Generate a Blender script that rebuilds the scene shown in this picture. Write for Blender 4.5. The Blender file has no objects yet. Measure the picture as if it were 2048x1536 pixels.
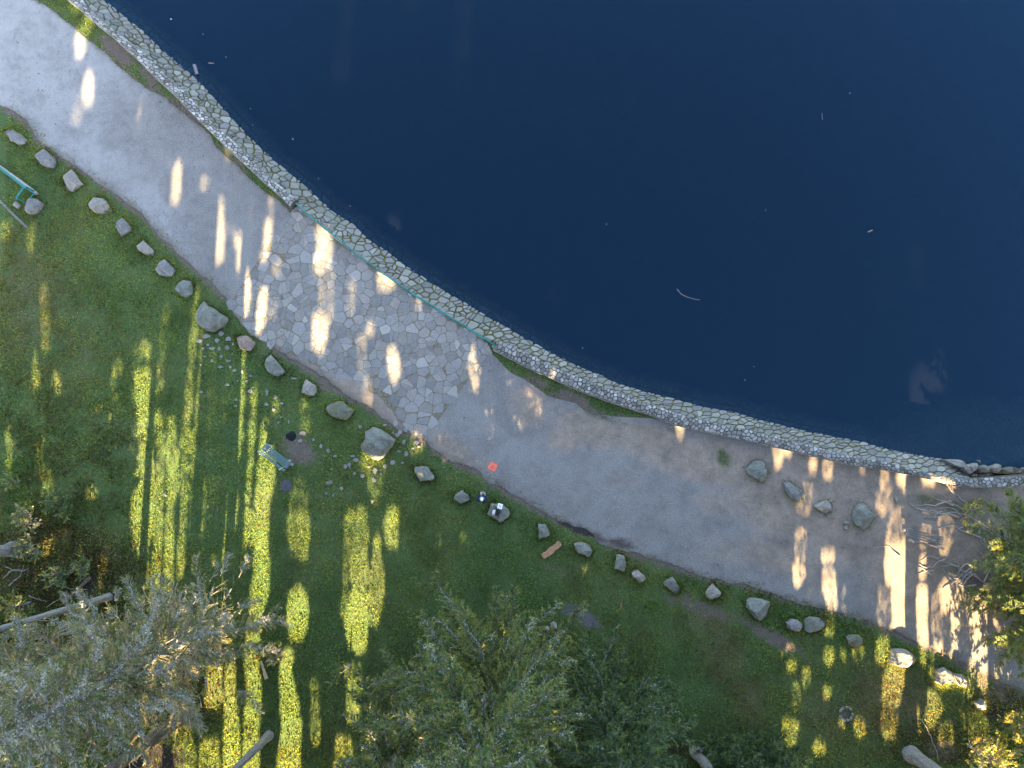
import bpy, bmesh, math, random
import numpy as np
from mathutils import Vector, Matrix, noise as mnoise
from mathutils.geometry import delaunay_2d_cdt
random.seed(7); rng = np.random.default_rng(11)
R = math.radians; PI = math.pi
sc = bpy.context.scene; COL = sc.collection

# ------------------------------------------------------------------ camera, sky, sun, exposure
H = 38.0; TILT = 4.5; F = 1365.3
cd = bpy.data.cameras.new('camera'); cam = bpy.data.objects.new('camera', cd); COL.objects.link(cam)
cam.location = (0, 0, H); cam.rotation_euler = (R(TILT), 0, 0)
cd.angle = 2*math.atan(1024/F); cd.clip_start = .5; cd.clip_end = 2000
sc.camera = cam
SUN_EL = 24.0; SUN_AZ = 1.5          # light travels towards +Y, a touch towards +X
w = bpy.data.worlds.new('World'); sc.world = w; w.use_nodes = True
nt = w.node_tree; nt.nodes.clear()
sky = nt.nodes.new('ShaderNodeTexSky'); sky.sky_type = 'NISHITA'; sky.sun_disc = False
sky.sun_elevation = R(SUN_EL); sky.sun_rotation = R(180); sky.air_density = 1.0; sky.dust_density = 1.2
bg = nt.nodes.new('ShaderNodeBackground'); bg.inputs[1].default_value = 0.062
wo = nt.nodes.new('ShaderNodeOutputWorld'); hs = nt.nodes.new('ShaderNodeHueSaturation'); hs.inputs['Saturation'].default_value = .80; nt.links.new(sky.outputs[0], hs.inputs['Color']); nt.links.new(hs.outputs[0], bg.inputs[0]); nt.links.new(bg.outputs[0], wo.inputs[0])
ld = bpy.data.lights.new('sun', 'SUN'); ld.energy = 5.0; ld.angle = R(.55); ld.color = (1, .73, .37)
sun = bpy.data.objects.new('sun', ld); COL.objects.link(sun)
LD = Vector((math.sin(R(SUN_AZ))*math.cos(R(SUN_EL)), math.cos(R(SUN_AZ))*math.cos(R(SUN_EL)), -math.sin(R(SUN_EL))))
sun.rotation_euler = LD.to_track_quat('-Z', 'Y').to_euler()
vs = sc.view_settings; vs.view_transform = 'Standard'; vs.look = 'None'; vs.gamma = 1; vs.exposure = 3.8

# ------------------------------------------------------------------ helpers
ct, st_ = math.cos(R(TILT)), math.sin(R(TILT))
def P(u, v, z=0.0):
    """ground point under pixel (u,v) of the 2048x1536 photograph, at height z"""
    dx = (u-1024)/F; dy = (768-v)/F
    X = dx; Y = dy*ct+st_; Z = dy*st_-ct
    k = (H-z)/-Z
    return (X*k, Y*k)
def PP(uvs, z=0.0): return [P(u, v, z) for u, v in uvs]
def Q(ox, oy, s, pts): return [(ox+a/s, oy+b/s) for a, b in pts]

def mesh_np(name, verts, faces, mat=None, parent=None, cols=None, smooth=False, attrs=None):
    """verts (n,3); faces: list of index tuples or (m,k) array"""
    me = bpy.data.meshes.new(name)
    V = np.asarray(verts, dtype=np.float32).reshape(-1, 3)
    if isinstance(faces, np.ndarray):
        m, k = faces.shape; tot = np.full(m, k, np.int32); idx = faces.astype(np.int32).ravel()
    else:
        tot = np.array([len(f) for f in faces], np.int32); idx = np.array([i for f in faces for i in f], np.int32)
    me.vertices.add(len(V)); me.vertices.foreach_set('co', V.ravel())
    me.loops.add(len(idx)); me.loops.foreach_set('vertex_index', idx)
    me.polygons.add(len(tot)); st = np.concatenate([[0], np.cumsum(tot)[:-1]]).astype(np.int32)
    me.polygons.foreach_set('loop_start', st); me.polygons.foreach_set('loop_total', tot)
    me.polygons.foreach_set('use_smooth', np.full(len(tot), smooth))
    me.update(calc_edges=True)
    if cols is not None:
        a = me.color_attributes.new('Col', 'FLOAT_COLOR', 'POINT')
        c = np.ones((len(V), 4), np.float32); c[:, :3] = cols; a.data.foreach_set('color', c.ravel())
    if attrs:
        for k2, arr in attrs.items():
            a = me.attributes.new(k2, 'FLOAT', 'POINT'); a.data.foreach_set('value', np.asarray(arr, np.float32))
    me.validate()
    o = bpy.data.objects.new(name, me); COL.objects.link(o)
    if mat: me.materials.append(mat)
    if parent: o.parent = parent
    return o
def tag(o, label=None, cat=None, group=None, kind=None):
    if label: o['label'] = label
    if cat: o['category'] = cat
    if group: o['group'] = group
    if kind: o['kind'] = kind
    return o
def thing(name, loc, label, cat, group=None, rz=0):
    o = bpy.data.objects.new(name, None); COL.objects.link(o); o.location = loc; o.rotation_euler = (0, 0, rz)
    o.empty_display_size = .2
    return tag(o, label, cat, group)
class MB:
    def __init__(s): s.v = []; s.f = []
    def box(s, c, d, rz=0, M=None):
        n = len(s.v); hx, hy, hz = d[0]/2, d[1]/2, d[2]/2
        for z in (-hz, hz):
            for x, y in ((-hx, -hy), (hx, -hy), (hx, hy), (-hx, hy)):
                p = Vector((x, y, z))
                if M: p = M @ p
                elif rz: p = Matrix.Rotation(rz, 3, 'Z') @ p
                s.v.append(tuple(p+Vector(c)))
        for q in ((0,3,2,1),(4,5,6,7),(0,1,5,4),(1,2,6,5),(2,3,7,6),(3,0,4,7)): s.f.append(tuple(n+i for i in q))
    def tube(s, pts, rad, n=8, cap=True):
        pts = [Vector(p) for p in pts]; rad = rad if isinstance(rad, (list, tuple)) else [rad]*len(pts)
        b = len(s.v); up = Vector((0, 0, 1))
        for i, p in enumerate(pts):
            t = (pts[min(i+1, len(pts)-1)]-pts[max(i-1, 0)]).normalized()
            a = t.cross(up if abs(t.z) < .9 else Vector((1, 0, 0))).normalized(); c = t.cross(a)
            for k in range(n):
                an = 2*PI*k/n; q = p+(a*math.cos(an)+c*math.sin(an))*rad[i]; s.v.append(tuple(q))
        for i in range(len(pts)-1):
            for k in range(n):
                k2 = (k+1) % n; s.f.append((b+i*n+k, b+i*n+k2, b+(i+1)*n+k2, b+(i+1)*n+k))
        if cap:
            s.f.append(tuple(b+k for k in range(n))[::-1]); e = b+(len(pts)-1)*n; s.f.append(tuple(e+k for k in range(n)))
    def build(s, name, mat, parent=None, smooth=False, bevel=0):
        o = mesh_np(name, s.v, s.f, mat, parent, smooth=smooth)
        if bevel:
            m = o.modifiers.new('bevel', 'BEVEL'); m.width = bevel; m.segments = 2
        return o

# ------------------------------------------------------------------ materials
def newmat(name):
    m = bpy.data.materials.new(name); m.use_nodes = True; n = m.node_tree; n.nodes.clear()
    out = n.nodes.new('ShaderNodeOutputMaterial'); b = n.nodes.new('ShaderNodeBsdfPrincipled')
    n.links.new(b.outputs[0], out.inputs[0]); b.inputs['Specular IOR Level'].default_value = .25
    return m, n, b, out
def N(n, typ, **kw):
    x = n.nodes.new(typ)
    for k, v in kw.items(): setattr(x, k, v)
    return x
def noise(n, scale, detail=4, rough=.6, vec=None, dist=0):
    x = N(n, 'ShaderNodeTexNoise'); x.inputs['Scale'].default_value = scale; x.inputs['Detail'].default_value = detail
    x.inputs['Roughness'].default_value = rough; x.inputs['Distortion'].default_value = dist
    n.links.new(vec if vec else geo(n), x.inputs['Vector']); return x.outputs[0]
def geo(n):
    for x in n.nodes:
        if x.bl_idname == 'ShaderNodeNewGeometry': return x.outputs['Position']
    return N(n, 'ShaderNodeNewGeometry').outputs['Position']
def obc(n):
    for x in n.nodes:
        if x.bl_idname == 'ShaderNodeTexCoord': return x.outputs['Object']
    return N(n, 'ShaderNodeTexCoord').outputs['Object']
def ramp(n, fac, stops):
    x = N(n, 'ShaderNodeValToRGB'); e = x.color_ramp.elements
    while len(e) < len(stops): e.new(.5)
    for i, (p, c) in enumerate(stops):
        e[i].position = p; e[i].color = (*c, 1) if len(c) == 3 else c
    n.links.new(fac, x.inputs[0]); return x.outputs[0]
def g(a): return (a, a, a)
def mix(n, fac, a, b, mode='MIX'):
    x = N(n, 'ShaderNodeMix', data_type='RGBA', blend_type=mode)
    for sck, val in ((0, fac), (6, a), (7, b)):
        if isinstance(val, bpy.types.NodeSocket): n.links.new(val, x.inputs[sck])
        elif isinstance(val, (int, float)): x.inputs[sck].default_value = val if sck == 0 else (val, val, val, 1)
        else: x.inputs[sck].default_value = (*val, 1)
    return x.outputs[2]
def math_(n, op, a, b=None, clamp=False):
    x = N(n, 'ShaderNodeMath', operation=op, use_clamp=clamp)
    for i, val in enumerate((a, b)):
        if val is None: continue
        if isinstance(val, bpy.types.NodeSocket): n.links.new(val, x.inputs[i])
        else: x.inputs[i].default_value = val
    return x.outputs[0]
def attr(n, name, col=False):
    x = N(n, 'ShaderNodeAttribute'); x.attribute_name = name; return x.outputs['Color' if col else 'Fac']
def bump(n, b, h, dist, strength=1):
    x = N(n, 'ShaderNodeBump'); x.inputs['Distance'].default_value = dist; x.inputs['Strength'].default_value = strength
    n.links.new(h, x.inputs['Height']); n.links.new(x.outputs[0], b.inputs['Normal'])
def simple(name, col, rough=.7, var=.25, scale=8, bmp=0, metal=0):
    m, n, b, o = newmat(name)
    f = noise(n, scale, 5); c = ramp(n, f, [(.3, tuple(x*(1-var) for x in col)), (.7, tuple(min(1, x*(1+var)) for x in col))])
    n.links.new(c, b.inputs['Base Color']); b.inputs['Roughness'].default_value = rough; b.inputs['Metallic'].default_value = metal
    if bmp: bump(n, b, f, bmp)
    return m

def mat_ground():
    m, n, b, o = newmat('ground_turf')
    n1 = noise(n, .35, 6, .65); n2 = noise(n, 2.6, 6, .75); n3 = noise(n, 11, 5, .8); n4 = noise(n, 26, 3, .7)
    grass = ramp(n, n1, [(.32, (.055, .125, .042)), (.5, (.09, .155, .05)), (.68, (.13, .16, .065))])
    grass = mix(n, ramp(n, n2, [(.38, g(0)), (.66, g(.65))]), grass, (.10, .10, .05))
    grass = mix(n, ramp(n, n3, [(.35, g(.75)), (.6, g(0))]), grass, (.028, .045, .018))
    grass = mix(n, ramp(n, n4, [(.62, g(0)), (.72, g(.5))]), grass, (.11, .13, .05))
    dirt = ramp(n, n3, [(.3, (.075, .060, .050)), (.55, (.14, .115, .098)), (.72, (.22, .19, .165))])
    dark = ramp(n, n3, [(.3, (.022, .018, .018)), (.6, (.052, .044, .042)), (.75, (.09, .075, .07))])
    litter = ramp(n, n3, [(.32, (.022, .030, .013)), (.5, (.050, .052, .024)), (.64, (.085, .062, .034)), (.75, (.15, .11, .06))])
    dry = ramp(n, n3, [(.3, (.050, .060, .026)), (.5, (.105, .105, .055)), (.7, (.17, .155, .095))])
    gravel = ramp(n, n4, [(.3, (.06, .058, .06)), (.6, (.13, .125, .13)), (.75, (.26, .25, .25))])
    def w_(a, amp=.5, s=n2):   # break an attribute's edge with noise
        t = math_(n, 'ADD', attr(n, a), math_(n, 'MULTIPLY', math_(n, 'SUBTRACT', s, .5), amp*2))
        return ramp(n, t, [(.38, g(0)), (.62, g(1))])
    c = mix(n, w_('dry'), grass, dry); c = mix(n, w_('litter'), c, litter); c = mix(n, w_('dirt', .7), c, dirt)
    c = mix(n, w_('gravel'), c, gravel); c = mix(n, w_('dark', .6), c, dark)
    n.links.new(c, b.inputs['Base Color']); b.inputs['Roughness'].default_value = .95; b.inputs['Specular IOR Level'].default_value = .1
    hh = mix(n, .5, n3, n2); bump(n, b, hh, .06)
    return m
def mat_path():
    m, n, b, o = newmat('path_gravel')
    n1 = noise(n, .22, 6, .7); n2 = noise(n, 1.3, 7, .75); n3 = noise(n, 9, 5, .8); v = noise(n, 17, 4, .85)
    as1 = ramp(n, n1, [(.3, (.165, .160, .152)), (.7, (.23, .221, .211))])
    as1 = mix(n, ramp(n, v, [(.28, g(.55)), (.5, g(0))]), as1, (.075, .075, .085))
    as1 = mix(n, ramp(n, v, [(.56, g(0)), (.68, g(.8))]), as1, (.50, .50, .51))
    sand = ramp(n, n2, [(.3, (.175, .145, .118)), (.5, (.25, .205, .167)), (.7, (.31, .262, .215))])
    sand = mix(n, ramp(n, n3, [(.3, g(.5)), (.5, g(0))]), sand, (.075, .058, .048))
    sand = mix(n, ramp(n, v, [(.62, g(0)), (.76, g(.5))]), sand, (.36, .32, .28))
    dark = ramp(n, n3, [(.3, (.045, .035, .034)), (.7, (.11, .09, .085))])
    grn = ramp(n, n3, [(.3, (.04, .06, .025)), (.7, (.11, .12, .06))])
    def w_(a, amp):
        t = math_(n, 'ADD', attr(n, a), math_(n, 'MULTIPLY', math_(n, 'SUBTRACT', mix(n, .45, n2, n3), .5), amp*2))
        return ramp(n, t, [(.3, g(0)), (.7, g(1))])
    pal = ramp(n, math_(n, 'ADD', attr(n, 'pale'), math_(n, 'MULTIPLY', math_(n, 'SUBTRACT', n2, .5), .6)), [(.2, g(0)), (.9, g(.62))])  # veiling haze painted into the path colour
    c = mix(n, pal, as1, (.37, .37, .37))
    c = mix(n, w_('sand', .8), c, sand); c = mix(n, w_('edge', 1.1), c, (.13, .112, .095)); c = mix(n, w_('dark', 1.0), c, dark); c = mix(n, w_('green', 1.2), c, grn)
    c = mix(n, ramp(n, noise(n, .55, 7, .8), [(.35, g(.45)), (.55, g(0))]), c, (.085, .08, .075))
    n.links.new(c, b.inputs['Base Color']); b.inputs['Roughness'].default_value = .92; b.inputs['Specular IOR Level'].default_value = .15
    bump(n, b, mix(n, .6, n3, v), .018)
    return m
def mat_stone(name, moss=0.0, useCol=True, base=(.33, .34, .31), lich=.35, sc_=1.0, coord='g'):
    m, n, b, o = newmat(name)
    vec = geo(n) if coord == 'g' else obc(n)
    n2 = noise(n, 3.2*sc_, 7, .78, vec); n3 = noise(n, 11*sc_, 6, .8, vec); n4 = noise(n, 1.6*sc_, 6, .75, vec, 1.2)
    basec = attr(n, 'Col', True) if useCol else None
    if not useCol:
        basec = ramp(n, n4, [(.3, tuple(x*.55 for x in base)), (.5, base), (.7, tuple(x*1.5 for x in base))])
    c = mix(n, ramp(n, n3, [(.3, g(.6)), (.55, g(0))]), basec, mix(n, 1.0, basec, g(.45), 'MULTIPLY'))
    c = mix(n, ramp(n, n2, [(.5, g(0)), (.72, g(lich))]), c, (.36, .375, .35))
    if moss: c = mix(n, ramp(n, mix(n, .4, n2, n3), [(.66-moss*.3, g(0)), (.74-moss*.25, g(.9))]), c, mix(n, n3, (.05, .07, .012), (.19, .19, .03)))
    c = mix(n, 1.0, c, g(.93), 'MULTIPLY'); n.links.new(c, b.inputs['Base Color']); b.inputs['Roughness'].default_value = .88
    bump(n, b, mix(n, .5, n2, n3), .03)
    return m
def mat_leaf(name, trans=.35, colattr=True, col=(.05, .1, .03), rough=.6, var=0):
    m, n, b, o = newmat(name)
    c = attr(n, 'Col', True) if colattr else mix(n, 0, col, col)
    n.links.new(c, b.inputs['Base Color']); b.inputs['Roughness'].default_value = rough; b.inputs['Specular IOR Level'].default_value = .2
    t = N(n, 'ShaderNodeBsdfTranslucent'); tc = mix(n, 1.0, c, (2.75, 1.65, .45), 'MULTIPLY'); n.links.new(tc, t.inputs[0])
    mx = N(n, 'ShaderNodeMixShader'); mx.inputs[0].default_value = trans
    n.links.new(b.outputs[0], mx.inputs[1]); n.links.new(t.outputs[0], mx.inputs[2]); n.links.new(mx.outputs[0], o.inputs[0])
    return m
def mat_water():
    m, n, b, o = newmat('lake_water')
    n.nodes.remove(b)
    gl = N(n, 'ShaderNodeBsdfGlossy'); gl.inputs['Roughness'].default_value = .12; gl.inputs[0].default_value = (.21, .59, 1, 1)
    tr = N(n, 'ShaderNodeBsdfTransparent'); tr.inputs[0].default_value = (.60, .78, .90, 1)
    df = N(n, 'ShaderNodeBsdfDiffuse'); df.inputs[0].default_value = (.0065, .0095, .019, 1)
    fr = N(n, 'ShaderNodeFresnel'); fr.inputs[0].default_value = 1.5
    bp = N(n, 'ShaderNodeBump'); bp.inputs['Distance'].default_value = .02
    f = noise(n, 5, 6, .8); n.links.new(f, bp.inputs['Height']); bp.inputs['Strength'].default_value = .9
    for x in (gl, fr): n.links.new(bp.outputs[0], x.inputs['Normal'])
    m1 = N(n, 'ShaderNodeMixShader'); m1.inputs[0].default_value = .32
    n.links.new(tr.outputs[0], m1.inputs[1]); n.links.new(df.outputs[0], m1.inputs[2])
    m2 = N(n, 'ShaderNodeMixShader'); n.links.new(fr.outputs[0], m2.inputs[0]); n.links.new(m1.outputs[0], m2.inputs[1]); n.links.new(gl.outputs[0], m2.inputs[2])
    n.links.new(m2.outputs[0], o.inputs[0])
    return m
def mat_bed():
    m, n, b, o = newmat('lake_bed_silt')
    n2 = noise(n, 1.2, 5, .7); n3 = noise(n, 7, 4, .7)
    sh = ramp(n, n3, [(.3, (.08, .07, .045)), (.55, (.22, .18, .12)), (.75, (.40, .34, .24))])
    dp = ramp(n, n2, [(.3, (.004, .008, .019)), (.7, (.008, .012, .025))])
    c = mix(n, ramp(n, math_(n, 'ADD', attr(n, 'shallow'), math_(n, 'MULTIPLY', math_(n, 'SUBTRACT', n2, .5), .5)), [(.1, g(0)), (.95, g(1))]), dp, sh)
    n.links.new(c, b.inputs['Base Color']); b.inputs['Roughness'].default_value = 1; b.inputs['Specular IOR Level'].default_value = 0
    return m
def mat_wood(name, base, streak, sc_=14, along=(1, 8, 8)):
    m, n, b, o = newmat(name)
    mp = N(n, 'ShaderNodeMapping'); mp.inputs['Scale'].default_value = along; n.links.new(obc(n), mp.inputs[0])
    f = noise(n, sc_, 5, .75, mp.outputs[0]); c = ramp(n, f, [(.35, streak), (.65, base)])
    n.links.new(c, b.inputs['Base Color']); b.inputs['Roughness'].default_value = .8; bump(n, b, f, .01)
    return m
def mat_bark(name, dark, light, lich=.4):
    m, n, b, o = newmat(name)
    mp = N(n, 'ShaderNodeMapping'); mp.inputs['Scale'].default_value = (1, 1, .35); n.links.new(geo(n), mp.inputs[0])
    f = noise(n, 9, 7, .8, mp.outputs[0]); f2 = noise(n, 12, 5, .8)
    c = ramp(n, f, [(.32, dark), (.62, light)]); c = mix(n, ramp(n, f2, [(.5, g(0)), (.62, g(lich))]), c, (.28, .30, .30))
    n.links.new(c, b.inputs['Base Color']); b.inputs['Roughness'].default_value = .95; bump(n, b, f, .05)
    return m
M_ground = mat_ground(); M_path = mat_path(); M_water = mat_water(); M_bed = mat_bed()
M_flag = mat_stone('flagstone', lich=.3); M_rev = mat_stone('revetment_stone', moss=.33, lich=.35)
M_par = mat_stone('parapet_stone', moss=.04, lich=.6, sc_=1.6)
M_moss = simple('moss_joint', (.095, .085, .018), .95, .7, 9, .03)
M_joint = simple('sand_joint', (.15, .13, .095), .95, .4, 9, .01)
M_parbase = simple('parapet_mortar', (.07, .07, .06), .95, .5, 14, .03)
ROCK = [mat_stone('rock_grey_green', base=b_, useCol=False, lich=l_, moss=ms, coord='o') for b_, l_, ms in
        (((.16, .172, .155), .5, 0), ((.19, .19, .19), .5, 0), ((.25, .235, .21), .5, 0), ((.13, .14, .12), .4, .6), ((.25, .185, .155), .4, 0), ((.15, .16, .14), .4, .12))]
for i, nm in enumerate(('grey_green_rock', 'blue_grey_rock', 'pale_buff_rock', 'mossy_rock', 'pink_granite', 'lichen_rock')): ROCK[i].name = nm
M_grass = mat_leaf('grass_blades', .5); M_leaf = mat_leaf('leaves', .4); M_needle = mat_leaf('needles', .3)
M_bark = mat_bark('conifer_bark', (.055, .042, .034), (.16, .135, .12), .55)
M_barkg = mat_bark('lichen_bark', (.10, .095, .09), (.26, .25, .24), .8)
M_twig = simple('dead_twig_bark', (.20, .185, .165), .9, .4, 20)
M_lich = simple('lichen', (.42, .42, .38), .95, .25, 20)
M_root = simple('bare_root_wood', (.26, .23, .205), .85, .35, 15, .01)
M_teal = simple('teal_paint', (.025, .17, .155), .4, .12, 20)
M_tealb = simple('weathered_teal_wood', (.085, .15, .15), .6, .3, 25)
M_concrete = simple('pale_concrete', (.30, .29, .27), .9, .25, 18, .01)
M_greyw = mat_wood('weathered_grey_plank', (.22, .215, .205), (.05, .05, .05))
M_log = mat_wood('split_log_wood', (.50, .30, .17), (.13, .06, .035), 9)
M_black = simple('black_nylon', (.012, .013, .016), .6, .3, 30)
M_white = simple('white_plastic', (.75, .78, .82), .45, .05, 10)
M_navy = simple('navy_jacket_cloth', (.012, .02, .06), .85, .35, 14, .01)
M_jean = simple('blue_denim', (.05, .10, .20), .9, .3, 30)
M_skin = simple('skin', (.50, .29, .21), .55, .08, 20)
M_hair = simple('white_hair', (.66, .64, .62), .8, .1, 60)
M_scr = simple('tablet_grey_blue', (.12, .20, .30), .25, .1, 10)
M_pad = simple('orange_fabric', (.80, .16, .09), .7, .05, 20)
M_mark = simple('purple_print', (.13, .06, .28), .7, .05, 20)
M_char = simple('charred_ash', (.012, .013, .018), 1, .6, 30, .02)
M_ash = simple('grey_ash', (.08, .08, .09), 1, .5, 30, .02)

# ------------------------------------------------------------------ curves traced on the ground plane
def resample(pts, n):
    p = np.array(pts, float); d = np.r_[0, np.cumsum(np.hypot(*np.diff(p, axis=0).T))]
    t = np.linspace(0, d[-1], n); return np.c_[np.interp(t, d, p[:, 0]), np.interp(t, d, p[:, 1])], d[-1]
WATERLINE = [(180,-15),(203,0),(236,25),(281,62),(332,109),(400,168),(429,200),(468,245),(507,286),(554,329),(612,376),(632,397),(667,428),(702,447),(731,479),(772,505),(807,532),(860,567),(919,602),(977,637),(1004,653),(1057,683),(1111,712),(1165,739),(1208,755),(1245,772),(1299,788),(1353,801),(1406,816),(1460,825),(1500,836),(1527,844),(1590,859),(1653,873),(1716,884),(1780,901),(1843,914),(1875,919),(1906,922),(1925,942),(1938,955)]
INNER = [(150,-15),(170,0),(187,29),(225,62),(292,112),(340,160),(386,200),(409,225),(440,262),(476,290),(511,325),(530,348),(564,376),(592,402),(643,448),(699,493),(753,534),(816,578),(869,611),(930,649),(994,683),(1037,702),(1076,720),(1115,741),(1154,757),(1193,772),(1232,786),(1271,801),(1300,810),(1353,828),(1433,849),(1495,861),(1590,885),(1685,909),(1748,920),(1811,936),(1875,952),(1922,957),(1938,958)]
PIN1 = [(122,-15),(135,0),(162,21),(195,51),(230,78),(273,117),(312,156),(361,201),(386,229),(417,259),(456,298),(495,333),(534,370),(564,395),(586,418)]
POUT1 = [(150,-15),(170,0),(187,26),(225,60),(292,110),(340,158),(386,200),(409,225),(440,262),(476,290),(511,325),(530,348),(564,376),(599,405)]
PIN2 = [(986,700),(1017,716),(1056,737),(1095,753),(1134,772),(1173,788),(1212,802),(1251,815),(1300,830),(1353,852),(1406,863),(1460,876),(1495,882),(1590,904),(1685,927),(1780,942),(1843,955),(1906,971),(1954,974),(2001,972),(2048,968),(2110,962)]
POUT2 = [(996,682),(1037,701),(1076,719),(1115,740),(1154,756),(1193,771),(1232,785),(1271,800),(1300,809),(1353,828),(1433,848),(1495,861),(1590,885),(1685,909),(1748,920),(1811,936),(1875,952),(1922,956),(1954,955),(2001,952),(2048,948),(2110,942)]
GRASS_S = [(-80,150),(0,212),(50,240),(83,287),(133,320),(183,353),(233,390),(283,427),(317,467),(350,500),(385,535),(417,560),(450,597),(480,625),(530,680),(580,715),(640,750),(700,795),(740,815),(790,852),(850,884),(902,920),(954,944),(980,962),(1006,975),(1032,994),(1071,1017),(1110,1037),(1150,1053),(1188,1071),(1227,1097),(1267,1108),(1319,1122),(1369,1142),(1427,1159),(1500,1174),(1567,1197),(1626,1212),(1670,1224),(1714,1236),(1772,1256),(1831,1285),(1890,1309),(1948,1338),(2007,1365),(2060,1383),(2180,1430)]
VERGE1 = [(40,-40),(68,0),(94,12),(121,33),(152,57),(176,78),(215,109),(254,146),(283,170),(322,191),(361,221),(400,252),(417,266),(433,294),(452,311),(476,333),(495,354),(525,380),(554,399),(581,427)]
# south side of everything that is paved or sandy, north side = under the walls
path_poly_px = GRASS_S + [(2180,960)] + [(u,v) for u,v in [(2110,958),(2048,962),(2001,966),(1954,968),(1906,965),(1843,949),(1780,936),(1685,921),(1590,898),(1495,876),(1406,857),(1353,846)]] \
    + [(1300,836),(1250,834),(1222,832),(1173,824),(1150,806),(1125,800),(1095,792),(1076,777),(1046,757),(1021,745),(1005,729),(982,705)] \
    + [(960,668),(900,632),(816,580),(753,536),(699,495),(643,450),(595,412)] + VERGE1[::-1] + [(-80,-60)]
land_px_north = [(122,-30)] + INNER[1:] + [(2001,962),(2048,958),(2140,952)]

def inpoly(X, Y, poly):
    poly = np.asarray(poly); r = np.zeros(X.shape, bool); x1, y1 = poly[:, 0], poly[:, 1]; x2, y2 = np.roll(x1, -1), np.roll(y1, -1)
    for a, b_, c, d in zip(x1, y1, x2, y2):
        if b_ == d: continue
        cnd = ((b_ > Y) != (d > Y)) & (X < (c-a)*(Y-b_)/(d-b_)+a); r ^= cnd
    return r
def dist_poly(X, Y, pts):
    pts = np.asarray(pts); best = np.full(X.shape, 1e9)
    for (ax, ay), (bx, by) in zip(pts[:-1], pts[1:]):
        dx, dy = bx-ax, by-ay; L = dx*dx+dy*dy+1e-12
        t = np.clip(((X-ax)*dx+(Y-ay)*dy)/L, 0, 1); best = np.minimum(best, np.hypot(X-ax-t*dx, Y-ay-t*dy))
    return best
def blob(X, Y, lst, z=0):
    r = np.zeros(X.shape)
    for u, v, ru, rv, ang, wgt in lst:
        cx, cy = P(u, v); a = R(-ang); sx = ru/36.; sy = rv/36.
        dx, dy = X-cx, Y-cy; p = (dx*math.cos(a)+dy*math.sin(a))/sx; q = (-dx*math.sin(a)+dy*math.cos(a))/sy
        r = np.maximum(r, wgt*np.clip(1.45-np.hypot(p, q)*.95, 0, 1))
    return r
def cdt_mesh(poly, step, x0, x1, y0, y1):
    """constrained triangulation of a polygon with a regular inner grid"""
    gx, gy = np.meshgrid(np.arange(x0, x1, step), np.arange(y0, y1, step)); gx = gx.ravel(); gy = gy.ravel()
    gx = gx+rng.uniform(-.2, .2, gx.shape)*step; gy = gy+rng.uniform(-.2, .2, gy.shape)*step
    k = inpoly(gx, gy, poly) & (dist_poly(gx, gy, list(poly)+[poly[0]]) > step*.3)
    vs_ = [Vector(p) for p in poly]+[Vector((a, b_)) for a, b_ in zip(gx[k], gy[k])]
    n = len(poly)
    r = delaunay_2d_cdt(vs_, [(i, (i+1) % n) for i in range(n)], [], 1, 1e-5)
    return np.array([(p.x, p.y) for p in r[0]]), [tuple(f) for f in r[2]]
def jag(pts, step, amp, seed):
    """resample a polyline and roughen it"""
    p = np.array(pts, float); L = np.hypot(*np.diff(p, axis=0).T).sum(); q, _ = resample(pts, max(2, int(L/step)))
    out = []
    for i, (x, y) in enumerate(q):
        a = mnoise.fractal(Vector((x*.9, y*.9, seed)), .8, 2.1, 5)*amp; b_ = mnoise.fractal(Vector((x*.9, y*.9, seed+9)), .8, 2.1, 5)*amp
        out.append((x+a, y+b_))
    return out

# ------------------------------------------------------------------ ground
land = [(-420, -420), (420, -420), (420, 40), (60, 22)]
ln = PP(land_px_north)
land = [(-420, -420), (420, -420), (420, 60), (45, ln[-1][1]+.4)] + ln[::-1] + [(ln[0][0]-6, ln[0][1]+5), (-90, 80), (-420, 300)]
vg, fg = cdt_mesh(land, .45, -34, 34, -24, 31)
X, Y = vg[:, 0], vg[:, 1]
path_poly = PP(GRASS_S); dpath = dist_poly(X, Y, path_poly); verge_d = dist_poly(X, Y, PP(VERGE1))
inpath = inpoly(X, Y, PP(path_poly_px))
DIRT = [(1100,772,110,22,28,.42),(345,205,150,20,46,.42),(598,900,46,32,35,.72),(1160,1235,22,16,20,.4),(540,1290,30,16,0,.35),(1400,1215,95,16,18,.7),(1545,1275,80,15,28,.85),(1105,1135,30,12,30,.5),(1185,1110,22,10,20,.5),(235,100,50,16,42,1),(300,155,40,10,45,.9),(380,235,40,9,45,.9),(470,315,36,8,45,.7),(1080,765,26,10,30,.8),(1150,795,40,12,20,.9),(560,400,20,8,40,.6),(440,560,30,10,40,.5),(640,770,40,10,32,.7),(1300,850,80,10,12,.9),(1180,820,30,8,20,.5),(1885,1500,36,24,0,.7),(1690,1427,12,12,0,.8),(1985,1385,60,20,25,.6),(1900,1440,30,20,0,.4),(1020,990,60,12,30,.5),(420,650,24,30,0,.35),(550,730,30,12,40,.5),(1620,1430,30,60,0,.3),(900,945,60,10,25,.35)]
DARK = [(572,972,10,9,0,1),(582,872,10,9,0,.6),(1170,1060,66,10,22,1),(1245,1085,36,14,12,1),(165,1175,30,22,-30,.8),(90,1150,60,30,0,.55),(80,850,24,20,0,.35),(230,890,40,16,10,.25),(300,1520,80,40,0,.8),(420,1430,18,50,0,.25),(1340,1500,30,20,0,.5),(40,1250,60,24,0,.8),(1990,1430,24,24,0,.7),(700,1380,40,40,0,.4)]
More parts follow.
